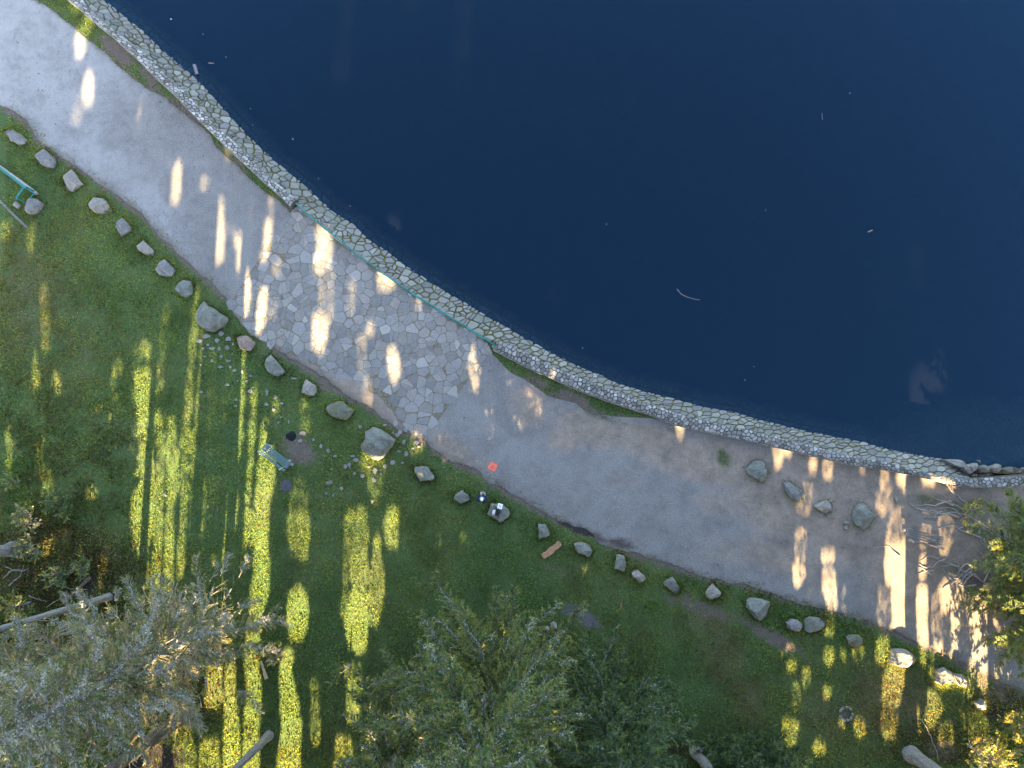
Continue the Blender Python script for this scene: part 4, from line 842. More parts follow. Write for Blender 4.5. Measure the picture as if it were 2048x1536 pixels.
# ------------------------------------------------------------------ where sunlight gets through the wood (gaps cut into the unseen crowns to the south)
LIT = [  # (strength, [(u, v, width)...]) traced on the ground
(1,[(287,757,34),(287,790,36),(285,817,25),(290,850,27),(293,883,25),(295,960,22),(284,1007,34),(282,1064,30),(284,1103,15)]),(.8,[(286,1140,20),(286,1170,12)]),
(.9,[(317,843,10),(318,883,12),(318,962,12),(317,1045,13),(312,1103,12),(310,1190,12)]),(.9,[(340,843,14),(343,900,18),(345,962,17),(338,1026,13),(336,1103,14),(334,1187,12)]),
(.8,[(368,867,8),(368,917,9),(366,1007,8),(361,1103,8),(358,1150,8)]),(.7,[(330,627,12),(327,683,14),(323,727,10),(320,783,8)]),
(.8,[(393,583,6),(388,650,10),(382,717,12),(377,767,12),(373,840,10),(370,867,8)]),(.8,[(408,667,16),(405,710,12),(402,767,14),(400,833,16),(395,900,18),(388,962,18)]),
(.45,[(420,700,14),(418,780,16),(416,850,18),(412,920,16),(410,980,14)]),(.7,[(397,950,25),(395,1026,25),(393,1076,20)]),(.6,[(460,740,10),(453,783,12),(450,833,8)]),
(1,[(482,697,16),(482,750,16),(477,800,16),(473,883,18),(470,933,10)]),(.9,[(464,989,14),(460,1046,18),(454,1103,13),(453,1160,12),(452,1217,12)]),(.35,[(440,900,12),(436,990,12),(432,1080,12),(430,1120,10)]),
(.95,[(507,780,12),(505,830,14),(501,887,13),(497,955,10),(493,1023,8),(490,1092,5)]),
(1,[(527,846,6),(529,864,14),(527,887,18),(530,921,26),(527,966,28),(524,1023,30),(521,1092,30),(518,1140,31),(514,1199,28),(509,1228,18),(505,1258,22),(503,1318,27),(503,1377,28),(502,1466,27),(501,1560,27)]),
(.5,[(596,985,22),(597,1010,32)]),(.8,[(598,1040,38),(598,1070,36)]),(.6,[(598,1095,30)]),(1,[(592,1199,42),(592,1228,46),(593,1262,38)]),
(.6,[(696,1035,8),(694,1092,10),(690,1180,8),(686,1230,6)]),(.7,[(720,1030,26),(719,1092,30)]),(.9,[(717,1120,32),(716,1160,34)]),(1,[(714,1199,40),(711,1243,42),(710,1284,36)]),(.8,[(753,1080,12),(753,1139,20),(750,1199,24),(747,1243,18)]),
(1,[(575,1312,22),(569,1347,24),(578,1407,42),(578,1466,44),(574,1560,40)]),(1,[(459,1340,18),(459,1407,24),(461,1496,30),(459,1560,28)]),(.9,[(708,1377,24),(705,1436,22)]),(.8,[(687,1490,25),(687,1560,30)]),(.6,[(626,1370,8),(628,1451,12),(630,1480,10)]),(.6,[(702,1344,26)]),
(1,[(430,1340,24),(428,1400,30)]),(.7,[(362,1465,40),(366,1522,44)]),(.8,[(305,1500,34),(300,1560,40)]),(.8,[(420,1500,40),(420,1560,40)]),
(.7,[(85,950,10),(86,1026,13),(90,1072,8)]),(.6,[(98,940,5),(100,1007,6)]),(.6,[(122,1026,12),(128,1122,18)]),(.6,[(155,1064,8),(155,1122,10)]),(.55,[(57,1015,18)]),(.8,[(183,986,16)]),(.5,[(181,1103,14)]),(.5,[(206,1100,14),(206,1180,12)]),
(.6,[(17,867,6),(17,927,6)]),(.7,[(82,880,14),(83,940,14)]),(.7,[(63,470,14),(66,495,14)]),(.55,[(85,583,8),(88,640,8),(91,690,9)]),(.8,[(60,700,11),(66,733,10),(72,770,10)]),(.8,[(110,750,8),(117,783,9)]),(.8,[(193,810,13)]),(.5,[(245,677,8),(247,740,7)]),(.5,[(10,460,14)]),
(1,[(160,66,12),(160,86,15),(159,104,9)]),(.8,[(174,45,15)]),(1,[(176,158,11),(176,180,16),(176,202,11)]),(.5,[(284,207,10),(281,238,10)]),(.25,[(158,205,12),(150,235,10)]),(.6,[(150,8,14)]),
(.9,[(354,330,10),(351,366,15),(347,402,10)]),(.4,[(332,330,8),(330,380,8)]),(.3,[(407,366,8)]),(.8,[(454,298,13)]),(.4,[(456,325,14),(457,380,10)]),(.5,[(472,340,8),(470,382,12)]),
(.9,[(440,407,13),(438,454,16),(438,520,16)]),(.4,[(461,440,8),(462,498,8)]),(.9,[(478,477,9),(478,510,13),(475,545,8)]),(.35,[(504,405,8),(503,490,8)]),(.7,[(541,400,8),(540,430,8)]),(1,[(536,446,13),(533,490,16),(526,520,14)]),
(1,[(494,552,15),(491,599,17),(488,628,11)]),(1,[(527,575,10),(523,605,17),(519,643,15),(516,668,6)]),(.5,[(544,584,7),(545,626,7)]),(.4,[(553,532,13)]),(.9,[(646,465,27),(649,496,30),(643,532,22)]),(.45,[(652,555,22),(649,628,22)]),(.95,[(637,643,30),(635,679,26),(636,694,10)]),
(.7,[(576,643,8),(574,681,8)]),(.4,[(702,573,13),(702,614,13)]),(.4,[(740,658,8)]),(.35,[(722,681,8),(722,731,8)]),(.95,[(772,555,28),(775,534,20)]),(1,[(784,707,20),(787,737,24),(788,758,8)]),(.5,[(834,612,10)]),(.8,[(945,693,6),(945,725,13),(948,766,13),(948,782,8)]),(.4,[(734,762,12),(735,800,12)]),
(.6,[(1080,748,10)]),(.35,[(1066,795,12)]),(1,[(1358,848,15),(1358,865,8)]),(.9,[(758,886,15)]),(.8,[(733,914,14),(748,918,18)]),(.75,[(730,930,18),(758,925,12)]),(.5,[(752,948,26),(750,978,26)]),(.55,[(748,1000,12)]),(.5,[(607,815,14),(607,852,13)]),(.7,[(550,806,10),(552,823,13)]),
(.7,[(1555,905,15),(1555,925,8)]),(.9,[(1574,895,14)]),(.5,[(1625,922,12),(1623,942,9)]),(.5,[(1653,922,12),(1652,950,8)]),(.35,[(1616,975,16),(1608,1015,18)]),(.5,[(1732,936,12)]),(.65,[(1767,945,12),(1769,975,16)]),(.5,[(1764,1000,26)]),
(1,[(1806,949,26)]),(1,[(1852,955,14),(1862,960,10)]),(1,[(1894,968,8),(1910,972,6)]),(.8,[(1811,976,8)]),(.9,[(1818,1009,6),(1816,1040,5)]),(.5,[(1797,1035,22),(1790,1070,40)]),(.9,[(1790,1095,56)]),(1,[(1792,1112,60),(1792,1160,58)]),(1,[(1801,1185,40),(1803,1240,36),(1803,1264,32)]),(.4,[(1769,1185,26),(1772,1245,24)]),
(.45,[(1844,1068,12),(1844,1090,12)]),(.8,[(1845,1112,9),(1843,1150,10)]),(1,[(1843,1180,14),(1843,1219,18),(1844,1269,17),(1845,1299,14)]),(.6,[(1845,1320,10)]),(.5,[(1870,1197,9),(1870,1229,14),(1872,1269,18)]),(.3,[(1888,1225,12),(1892,1290,18)]),(.7,[(1866,1299,9),(1865,1319,6)]),(.4,[(1927,1239,14),(1929,1329,14)]),(.5,[(2000,1259,16),(2002,1299,16),(2012,1340,20)]),
(.5,[(1851,1040,15),(1850,1070,13)]),(.25,[(1890,1045,28)]),(.5,[(1889,1072,22),(1886,1098,14)]),(.45,[(1767,965,13)]),(.45,[(1600,1069,14),(1598,1116,14)]),(.8,[(1596,1142,20),(1594,1162,12)]),(.7,[(1653,1112,17)]),(.8,[(1656,1148,20),(1659,1180,20),(1663,1211,14)]),(.6,[(1660,1240,10),(1656,1265,12)]),(.3,[(1690,1180,8),(1691,1215,8)]),
(.5,[(1579,1303,14)]),(.9,[(1580,1329,17)]),(.5,[(1558,1309,12)]),(.6,[(1611,1345,14),(1610,1365,16)]),(.8,[(1657,1306,15),(1656,1322,12)]),(.5,[(1687,1312,11)]),(.35,[(1714,1303,14)]),(.6,[(1652,1382,13)]),(.4,[(1591,1379,14),(1592,1408,14)]),(.75,[(1576,1455,28),(1577,1480,20)]),(.6,[(1638,1496,20)]),(.7,[(1717,1452,22)]),(.7,[(1681,1446,11)]),
(.9,[(1766,1291,24),(1763,1315,22)]),(1,[(1799,1320,40)]),(1,[(1783,1350,26)]),(.85,[(1789,1364,42),(1783,1402,34)]),(.65,[(1779,1438,28),(1778,1467,18)]),(.75,[(1831,1423,10),(1832,1461,7)]),(.8,[(1864,1344,12)]),(.95,[(1888,1358,40),(1919,1361,20)]),(.9,[(1862,1394,15),(1869,1414,26),(1860,1443,19)]),(.5,[(1890,1467,28)]),(.45,[(1935,1408,36)]),(.55,[(1950,1450,40),(1990,1490,50)]),
(.35,[(900,945,6)]),(.3,[(925,1070,14)]),(.35,[(1160,1150,8),(1186,1145,8)]),
(.5,[(688,20,12),(676,110,16),(668,170,20),(665,215,30)]),(.5,[(922,90,20),(923,160,32)]),(.45,[(818,0,30),(814,70,24)]),(.3,[(905,200,12),(900,260,14)]),(.3,[(1785,0,22),(1788,70,18)]),(.22,[(1776,330,16),(1775,400,16)]),(.45,[(1856,560,14),(1862,620,24),(1864,655,20)]),(.22,[(1789,630,12),(1789,700,12)]),(.25,[(1265,280,14)]),(.3,[(1720,10,16)]),
]
def vn(x, y, s, seed):
    r_ = np.random.default_rng(seed).random((64, 64)); x = x*s+100; y = y*s+100; xi = np.floor(x).astype(int); yi = np.floor(y).astype(int); fx = x-xi; fy = y-yi
    fx = fx*fx*(3-2*fx); fy = fy*fy*(3-2*fy); a = r_[yi % 64, xi % 64]; b = r_[yi % 64, (xi+1) % 64]; c = r_[(yi+1) % 64, xi % 64]; d = r_[(yi+1) % 64, (xi+1) % 64]
    return (a*(1-fx)+b*fx)*(1-fy)+(c*(1-fx)+d*fx)*fy
GX0, GY0, GS = -42., -32., .08; GW, GHH = int(84/GS), int(80/GS)
mask = np.zeros((GHH, GW), np.float32)
def rast(lst, z=0):
    for s, pts in lst:
        s = s if s >= .95 else s**2.2
        q = [(*P(u, v, z), w_/72.+.04) for u, v, w_ in pts]
        if len(q) == 1: q = [q[0], (q[0][0], q[0][1]-max(.02, q[0][2]*.5), q[0][2])]
        for (ax, ay, aw), (bx, by, bw) in zip(q[:-1], q[1:]):
            m = max(aw, bw)+.1; i0 = int((min(ax, bx)-m-GX0)/GS); i1 = int((max(ax, bx)+m-GX0)/GS)+2; j0 = int((min(ay, by)-m-GY0)/GS); j1 = int((max(ay, by)+m-GY0)/GS)+2
            i0, j0 = max(i0, 0), max(j0, 0); i1, j1 = min(i1, GW), min(j1, GHH)
            if i1 <= i0 or j1 <= j0: continue
            gx, gy = np.meshgrid(GX0+np.arange(i0, i1)*GS, GY0+np.arange(j0, j1)*GS)
            dx, dy = bx-ax, by-ay; L = dx*dx+dy*dy+1e-9; t = np.clip(((gx-ax)*dx+(gy-ay)*dy)/L, 0, 1)
            d = np.hypot(gx-ax-t*dx, gy-ay-t*dy); ww = (aw+(bw-aw)*t)*(.66+.68*vn(gx*.3, gy*.16, 3.2, 61))
            mask[j0:j1, i0:i1] = np.maximum(mask[j0:j1, i0:i1], np.where(d < ww, s, 0))
rast(LIT)
TAN = math.tan(R(SUN_EL)); SH = math.tan(R(SUN_AZ))
def mval(x, y, z):
    k = z/TAN; gx = ((x+k*SH-GX0)/GS).astype(int); gy = ((y+k-GY0)/GS).astype(int)
    ok = (gx >= 0) & (gx < GW) & (gy >= 0) & (gy < GHH); r = np.zeros(x.shape, np.float32)
    r[ok] = mask[gy[ok], gx[ok]]; return r
# sunlit crown zones: (u, v, z, radius m, strength) - the beam south of that crown point is kept open
CL = [(40,1500,7,1.6,.9),(120,1520,6,1.2,.8),(250,1420,5,.9,.7),(330,1380,4,.7,.6),(470,1240,2,.5,.5),(1020,1490,7,.9,.9),(960,1520,7,.8,.7),(1100,1530,8,.6,.5),(760,1340,3,.7,.7),(800,1260,4,.5,.7),(830,1500,4,.7,.6),(1080,1300,5,.4,.4),(2030,1210,4,.7,.3),(1985,1260,4,.8,.4),(1960,1450,2,1.2,.6),(2010,1500,2,1.4,.6),(60,1210,1,.7,.9),(940,1400,7,.5,.5),(850,1380,5,.5,.5)]
CLp = [(*P(u, v, z), z, r_, s) for u, v, z, r_, s in CL]
def crown_lit(x, y, z):
    r = np.zeros(x.shape)
    for cx, cy, cz, rad, s in CLp:
        k = (cy-y)/1.0; zz = cz+k*TAN; d = np.hypot(x-(cx-k*SH), (z-zz)*1.0)
        r = np.where((y < cy-1.5) & (d < rad), np.maximum(r, s), r)
    return r

# ------------------------------------------------------------------ trees
def unit(a): return a/(np.linalg.norm(a, axis=1, keepdims=True)+1e-9)
def rods(S, E, r0, r1, n=4):
    """many thin tapered prisms at once"""
    S = np.asarray(S); E = np.asarray(E); m = len(S); D = unit(E-S); U = np.tile([0, 0, 1.], (m, 1)); A = unit(np.cross(D, U)+1e-4); B = np.cross(D, A)
    r0 = np.broadcast_to(r0, (m,))[:, None]; r1 = np.broadcast_to(r1, (m,))[:, None]; V = np.zeros((m, 2*n, 3))
    for k in range(n):
        c, s = math.cos(2*PI*k/n), math.sin(2*PI*k/n); V[:, k] = S+(A*c+B*s)*r0; V[:, n+k] = E+(A*c+B*s)*r1
    b = np.arange(m)[:, None]*2*n; Fc = np.concatenate([np.concatenate([b+k, b+(k+1) % n, b+n+(k+1) % n, b+n+k], 1)[:, None] for k in range(n)], 1).reshape(-1, 4)
    return V.reshape(-1, 3), Fc
def leaves(Pn, Dn, ln, wd, cols, curl=.0, quad=False):
    """slender leaf faces from points Pn in directions Dn"""
    m = len(Pn); D = unit(Dn); A = unit(np.cross(D, rng.normal(size=(m, 3)))); ln = np.broadcast_to(ln, (m,))[:, None]; wd = np.broadcast_to(wd, (m,))[:, None]
    if quad:
        V = np.stack([Pn, Pn+D*ln*.5+A*wd*.5, Pn+D*ln, Pn+D*ln*.5-A*wd*.5], 1); k = 4
    else: V = np.stack([Pn-A*wd*.5, Pn+A*wd*.5, Pn+D*ln], 1); k = 3
    Fc = np.arange(m*k).reshape(m, k); return V.reshape(-1, 3), Fc, np.repeat(cols, k, 0)
GREENS = {'dark': [(.05,.10,.037),(.075,.14,.05),(.105,.17,.06),(.04,.085,.03)], 'mid': [(.075,.135,.045),(.11,.18,.055),(.16,.21,.07),(.055,.11,.036)],
          'bright': [(.10,.17,.05),(.14,.20,.06),(.19,.23,.07),(.07,.13,.04)], 'yellow': [(.12,.18,.045),(.17,.21,.06),(.09,.15,.04),(.22,.22,.06)], 'grey': [(.14,.20,.08),(.18,.23,.10),(.09,.15,.05),(.24,.26,.14),(.28,.28,.19),(.12,.18,.06)]}
def conifer(name, base, height, r, label, crown=None, lean=(0, .06), group=None, cat='conifer', barkm=None, seed=0, bare=0, bend=0.0, roots=0):
    """crown: dict(z0, z1, R, nb, tw, ndl, pal, lich, tip)"""
    g_ = np.random.default_rng(seed); x, y = P(*base); t = thing(name, (x, y, 0), label, cat, group); ax = lambda z: np.array((lean[0]*z+bend*math.sin(z/height*PI)*1.0, lean[1]*z, z))
    zs = np.r_[-.1, np.linspace(.05, height, 60)]; m = MB(); m.tube([tuple(ax(z)) for z in zs], [r*(1+.45*math.exp(-max(z, 0)*3))*(1-.8*max(z, 0)/height)+.01 for i, z in enumerate(zs)], 18); to = m.build('trunk', barkm or M_barkg, t, False)
    for v in to.data.vertices:
        c_ = ax(v.co.z); dx, dy = v.co.x-c_[0], v.co.y-c_[1]; f = 1+.16*mnoise.fractal(Vector((dx*6/max(r, .1)*.3, dy*6/max(r, .1)*.3, v.co.z*1.1+seed)), .7, 2, 4); v.co.x = c_[0]+dx*f; v.co.y = c_[1]+dy*f
    bS = []; bE = []; b0 = []; b1 = []; tS = []; tD = []; tL = []; tb = []
    def branch(p0, d, L, rad, droop, up, twig_per, leafy=True):
        K = 7; pts = [p0]; dd = d.copy(); side = np.cross(d, (0, 0, 1.)); side /= np.linalg.norm(side)+1e-9; wob = g_.normal(0, .13)
        for k in range(K):
            f = k/K; dd = d+np.array((0, 0, -droop*math.sin(f*PI*.9)+up*f))+side*(wob*f*3)+g_.normal(0, .13, 3); dd /= np.linalg.norm(dd); pts.append(pts[-1]+dd*L/K)
        pts = np.array(pts)
        for k in range(K):
            bS.append(pts[k]); bE.append(pts[k+1]); b0.append(rad*(1-k/K)+.004); b1.append(rad*(1-(k+1)/K)+.004)
        if leafy:
            nt_ = int(L*twig_per)
            for f in g_.uniform(.12, 1, nt_):
                k = min(int(f*K), K-1); p = pts[k]+(pts[k+1]-pts[k])*(f*K-k); dr = pts[k+1]-pts[k]; dr = dr/(np.linalg.norm(dr)+1e-9)
                s = (1 if g_.random() < .5 else -1); v = dr*.75+side*s*g_.uniform(.4, 1.0)+np.array((0, 0, g_.uniform(-.25, .35))); v /= np.linalg.norm(v)
                tS.append(p); tD.append(v); tL.append(min(.9, (.18+.34*L*(1-f)*.6)*g_.uniform(.6, 1.2))); tb.append(f)
    c = crown
    if c:
        for i in range(c['nb']):
            f = (i+g_.random())/c['nb']; z = c['z0']+(c['z1']-c['z0'])*f; prof = c.get('prof', lambda f: (1-f)**.7*min(1, .55+f*3)); L = c['R']*prof(f)*g_.uniform(.5, 1.15)
            if L < .25: continue
            an = c.get('a0', 0)+(i*2.39996+g_.normal(0, .25)) if not c.get('arc') else g_.uniform(*c['arc'])
            el = c.get('el', .1)+.45*f+g_.normal(0, .1); d = np.array((math.cos(an)*math.cos(el), math.sin(an)*math.cos(el), math.sin(el))); branch(ax(z), d, L, .010+L*.006, c.get('droop', .3)*g_.uniform(.3, 1.8), c.get('up', .35), c['tw'])
    for i in range(bare):
        z = g_.uniform(1, height*.8); an = g_.uniform(0, 2*PI); d = np.array((math.cos(an), math.sin(an), g_.uniform(-.3, .2))); branch(ax(z), d/np.linalg.norm(d), g_.uniform(.4, 1.6), .014, .1, 0, 0, False)
    def dark(p): q = np.array(p)+np.array((x, y, 0)); return mval(q[:, 0], q[:, 1], q[:, 2]) < .5
    if tS: kk = np.nonzero(dark(tS) & dark(np.array(tS)+np.array(tD)*np.array(tL)[:, None]))[0]; tS = [tS[i] for i in kk]; tD = [tD[i] for i in kk]; tL = [tL[i] for i in kk]; tb = [tb[i] for i in kk]
    if bS: kk = np.nonzero(dark((np.array(bS)+np.array(bE))/2))[0]; bS = [bS[i] for i in kk]; bE = [bE[i] for i in kk]; b0 = [b0[i] for i in kk]; b1 = [b1[i] for i in kk]
    if bS:
        V, Fc = rods(bS, bE, np.array(b0), np.array(b1), 5)
        if tS:
            tS = np.array(tS); tD = np.array(tD); tL = np.array(tL); tb = np.array(tb)
            V2, F2 = rods(tS, tS+tD*tL[:, None], .008, .004, 3); bo = mesh_np('branches', np.r_[V, V2], [tuple(q) for q in Fc]+[tuple(q+len(V)) for q in F2], M_twig, t)
        else: mesh_np('branches', V, Fc, M_twig, t)
    if c and len(tS):
        nn = np.maximum(4, (tL*c['ndl']*1.6).astype(int)); idx = np.repeat(np.arange(len(tS)), nn); m_ = len(idx); f = g_.uniform(.05, 1.05, m_)
        Pn = tS[idx]+tD[idx]*(tL[idx]*f)[:, None]; Dn = tD[idx]*.8+g_.normal(0, c.get('spread', .5), (m_, 3)); Dn[:, 2] += .12
        pal = np.array(GREENS[c['pal']]); cc = np.array((1.28, 1.25, 1.6))*pal[g_.integers(0, len(pal), len(tS))][idx]*g_.uniform(.7, 1.3, (m_, 1))
        tip = (f > .8) & (g_.random(m_) < c.get('tip', .2)); cc[tip] = np.array((.22, .24, .06))*g_.uniform(.8, 1.3, (tip.sum(), 1))
        orange = g_.random(m_) < c.get('cone', .004); cc[orange] = (.42, .27, .15)
        W = Pn+np.array((x, y, 0)); mv = np.maximum(mval(W[:, 0], W[:, 1], W[:, 2]), crown_lit(W[:, 0], W[:, 1], W[:, 2])*.9)
        keep = g_.random(m_) > np.where(mv > 0, 1+np.log(np.clip(mv, .02, .999))/5, 0)
        Pn, Dn, cc = Pn[keep], Dn[keep], cc[keep]
        V, Fc, C2 = leaves(Pn, Dn, g_.uniform(.09, .20, len(Pn)), g_.uniform(.026, .05, len(Pn))*c.get('w', 1), cc); mesh_np('foliage', V, Fc, M_needle, t, cols=C2)
        if c.get('lich'):
            bs = np.array(bS); be = np.array(bE); brr = np.array(b0); nl = int(c['lich']*.55); w_ = np.linalg.norm(be-bs, axis=1); hot = vn(bs[:, 0]+bs[:, 2]*.7, bs[:, 1], 1.3, seed) > (.4 if c['pal'] == 'grey' else .47); w_ = w_*np.where(hot, 1, .06)
            idx = g_.choice(len(bs), nl, p=w_/w_.sum()); f = g_.random(nl)[:, None]; p = bs[idx]+(be[idx]-bs[idx])*f+g_.normal(0, .03, (nl, 3)); p[:, 2] += .02+brr[idx]; 
            if len(tS):
                i2 = g_.integers(0, len(tS), nl); ht = vn(tS[:, 0]+tS[:, 2]*.7, tS[:, 1], 1.3, seed)[i2] > (.38 if c['pal'] == 'grey' else .5); i2 = i2[ht]; p2 = tS[i2]+tD[i2]*(tL[i2]*g_.random(len(i2)))[:, None]+g_.normal(0, .02, (len(i2), 3)); p2[:, 2] += .02; p = np.r_[p[::2], p2]; nl = len(p)
            Wl = p+np.array((x, y, 0)); p = p[mval(Wl[:, 0], Wl[:, 1], Wl[:, 2]) < .3]; nl = len(p)
            nl = len(p); V, Fc, C2 = leaves(p, g_.normal(0, 1, (nl, 3))*np.array((1, 1, .35)), g_.uniform(.04, .11, nl), g_.uniform(.015, .035, nl), np.ones((nl, 3)), quad=True); mesh_np('lichen', V, Fc, M_lich, t)
    for i in range(roots):
        an = 2*PI*i/roots+g_.normal(0, .3); L = g_.uniform(.5, 1.1); pts = [(math.cos(an)*r*.6, math.sin(an)*r*.6, .25), (math.cos(an)*(r+.2), math.sin(an)*(r+.2), .06), (math.cos(an+.2)*(r+L), math.sin(an+.2)*(r+L), -.03)]
        m = MB(); m.tube(pts, [.12, .07, .02], 7); m.build('root', barkm or M_barkg, t, True)
    return t
cone = lambda f: (1-f)**.62*min(1, .7+f*2.5)
conifer('lichened_spruce', (452,1238), 19, .26, 'grey lichen-covered spruce whose crown fills the lower-left corner', dict(z0=1.5, z1=19, R=5.2, nb=190, tw=24, ndl=30, pal='grey', spread=.26, w=.7, lich=80000, tip=.25, prof=cone, el=.05), seed=1, lean=(-.02,.03))
conifer('lichened_spruce', (275,1300), 17, .24, 'second lichen-grey spruce, behind and left of the first one', dict(z0=2, z1=17, R=4.9, nb=160, tw=24, ndl=30, pal='grey', spread=.26, w=.7, lich=72000, tip=.25, prof=cone, el=.05), seed=2, lean=(-.02,.03))
conifer('lichened_spruce', (135,1345), 16, .22, 'third lichen-grey spruce, in the very corner at lower left', dict(z0=1.5, z1=16, R=4.4, nb=130, tw=24, ndl=30, pal='grey', spread=.26, w=.7, lich=60000, tip=.25, prof=cone, el=.05), seed=41, lean=(-.02,.03))
conifer('tall_spruce', (985,1305), 20, .30, 'big green spruce with pale lichened boughs at the bottom centre', dict(z0=2, z1=20, R=6.2, nb=210, tw=16, ndl=44, pal='mid', lich=60000, tip=.35, prof=cone, cone=.012, el=.02), seed=3, lean=(0,.05))
conifer('tall_spruce', (838,1405), 15, .22, 'narrower green spruce left of the big one at the bottom centre', dict(z0=1.5, z1=15, R=4.3, nb=130, tw=16, ndl=42, pal='mid', lich=14000, tip=.3, prof=cone, cone=.01), seed=4, lean=(0,.05))
conifer('dark_pine', (1180,1365), 16, .24, 'dark green pine right of the big spruce with tufted twigs', dict(z0=1.5, z1=16, R=5.0, nb=160, tw=16, ndl=50, pal='dark', lich=11000, tip=.08, prof=cone), seed=5, lean=(0,.04))
conifer('young_spruce', (1455,1508), 5, .09, 'low dense dark green young spruce at the bottom edge', dict(z0=.4, z1=5, R=2.9, nb=85, tw=20, ndl=52, pal='dark', lich=600, tip=.06, prof=cone), seed=6)
conifer('young_spruce', (1540,1505), 3.6, .07, 'smaller dark young spruce to the right of the low dense one', dict(z0=.3, z1=3.6, R=1.9, nb=50, tw=20, ndl=52, pal='dark', tip=.06, prof=cone), seed=61)
conifer('waterside_spruce', (1998,1088), 17, .30, 'bright green spruce at the right edge rising from bare roots, upper one', dict(z0=.7, z1=17, R=4.1, nb=210, tw=18, ndl=54, pal='bright', w=.75, spread=.4, lich=1800, tip=.12, prof=cone), seed=7, lean=(0,.02))
conifer('waterside_spruce', (2015,1215), 16, .26, 'bright green spruce at the right edge, lower one, over the gravel path', dict(z0=.7, z1=16, R=3.9, nb=200, tw=18, ndl=54, pal='bright', w=.75, spread=.4, lich=1500, tip=.15, prof=cone), seed=8, lean=(0,.02))
conifer('tree', (26,1098), 22, .30, 'thick lichened trunk leaving the left edge of the picture', dict(z0=10, z1=22, R=3, nb=50, tw=12, ndl=26, pal='mid', prof=cone), seed=9, cat='tree', lean=(0,.05))
conifer('tree', (218,1194), 20, .17, 'long thin bare trunk with dead side twigs slanting to the left edge', dict(z0=11.5, z1=20, R=2.6, nb=50, tw=12, ndl=26, pal='mid', prof=cone), seed=10, cat='tree', bare=26, barkm=M_barkg, lean=(0,.06))
conifer('tree', (368,1431), 23, .34, 'thick brown trunk slanting to the bottom edge, left of the sunny streaks', dict(z0=11, z1=23, R=3, nb=60, tw=12, ndl=26, pal='mid', prof=cone), seed=11, cat='tree', bare=16, barkm=M_bark, roots=5, lean=(0,.05))
conifer('tree', (538,1471), 21, .19, 'bent trunk with a dark ring slanting to the bottom edge between the sunny streaks', dict(z0=11, z1=21, R=2.8, nb=50, tw=12, ndl=26, pal='mid', prof=cone), seed=12, cat='tree', bare=12, bend=-.15, lean=(0,.06))
conifer('tree', (1822,1508), 22, .33, 'thick pale grey trunk leaving the bottom edge near the sunlit boulders', dict(z0=10, z1=22, R=3, nb=55, tw=12, ndl=26, pal='mid', prof=cone), seed=13, cat='tree', lean=(.035,.04))
conifer('tree', (1392,1504), 20, .25, 'curved grey speckled trunk at the bottom edge left of the young spruce', dict(z0=9, z1=20, R=2.8, nb=50, tw=12, ndl=26, pal='mid', prof=cone), seed=14, cat='tree', bend=.3, lean=(.01,.03))
broad = lambda f: math.sin(PI*min(.98, .18+f*.8))
def bush(base, h, R_, nb, ndl, pal, label, seed, name='bush', cat='bush', w=2.6, lich=0): return conifer(name, base, h, .05, label, dict(z0=.25, z1=h, R=R_, nb=nb, tw=11, ndl=ndl, pal=pal, tip=.1, prof=broad, w=w, el=.35, droop=.1, lich=lich, cone=0), seed=seed, cat=cat)
bush((1935,1490), 4.4, 1.5, 44, 16, 'yellow', 'tall loose yellow-green bush with bare grey stems in the lower-right corner', 21, lich=800)
bush((2010,1440), 4.0, 1.6, 46, 20, 'yellow', 'yellow-green bush half covering the dark grey boulder', 22, lich=500)
bush((2040,1500), 4.6, 1.6, 44, 18, 'yellow', 'yellow-green bush cut by the right edge in the lower-right corner', 23, lich=500)
bush((60,1205), 1.6, 1.3, 14, 10, 'yellow', 'sparse sapling with bright yellow leaves in the leaf litter', 24, 'sapling', 'sapling', 3)
bush((1925,1018), 1.1, .95, 13, 8, 'yellow', 'thin sapling with yellow leaves between the wall and the roots', 25, 'sapling', 'sapling', 2.6)
bush((30,1268), 1.6, 1.5, 44, 46, 'dark', 'dark green bush under the thin slanting trunk', 26)
bush((95,1245), 1.2, 1.1, 36, 46, 'dark', 'low dark bush right of the other dark one under the thin trunk', 27)
bush((560,1300), .8, 1.0, 26, 26, 'grey', 'low withered fern clump above the sunny mossy bank', 28, 'fern_clump', 'fern', 2)
bush((700,1330), .9, 1.1, 26, 30, 'mid', 'green bramble patch left of the narrower spruce', 29, 'bramble', 'bramble', 2.4)
bush((1440,1500), .5, .4, 16, 20, 'yellow', 'small yellow-leaved seedling in front of the low dense spruce', 30, 'sapling', 'sapling', 2.6)

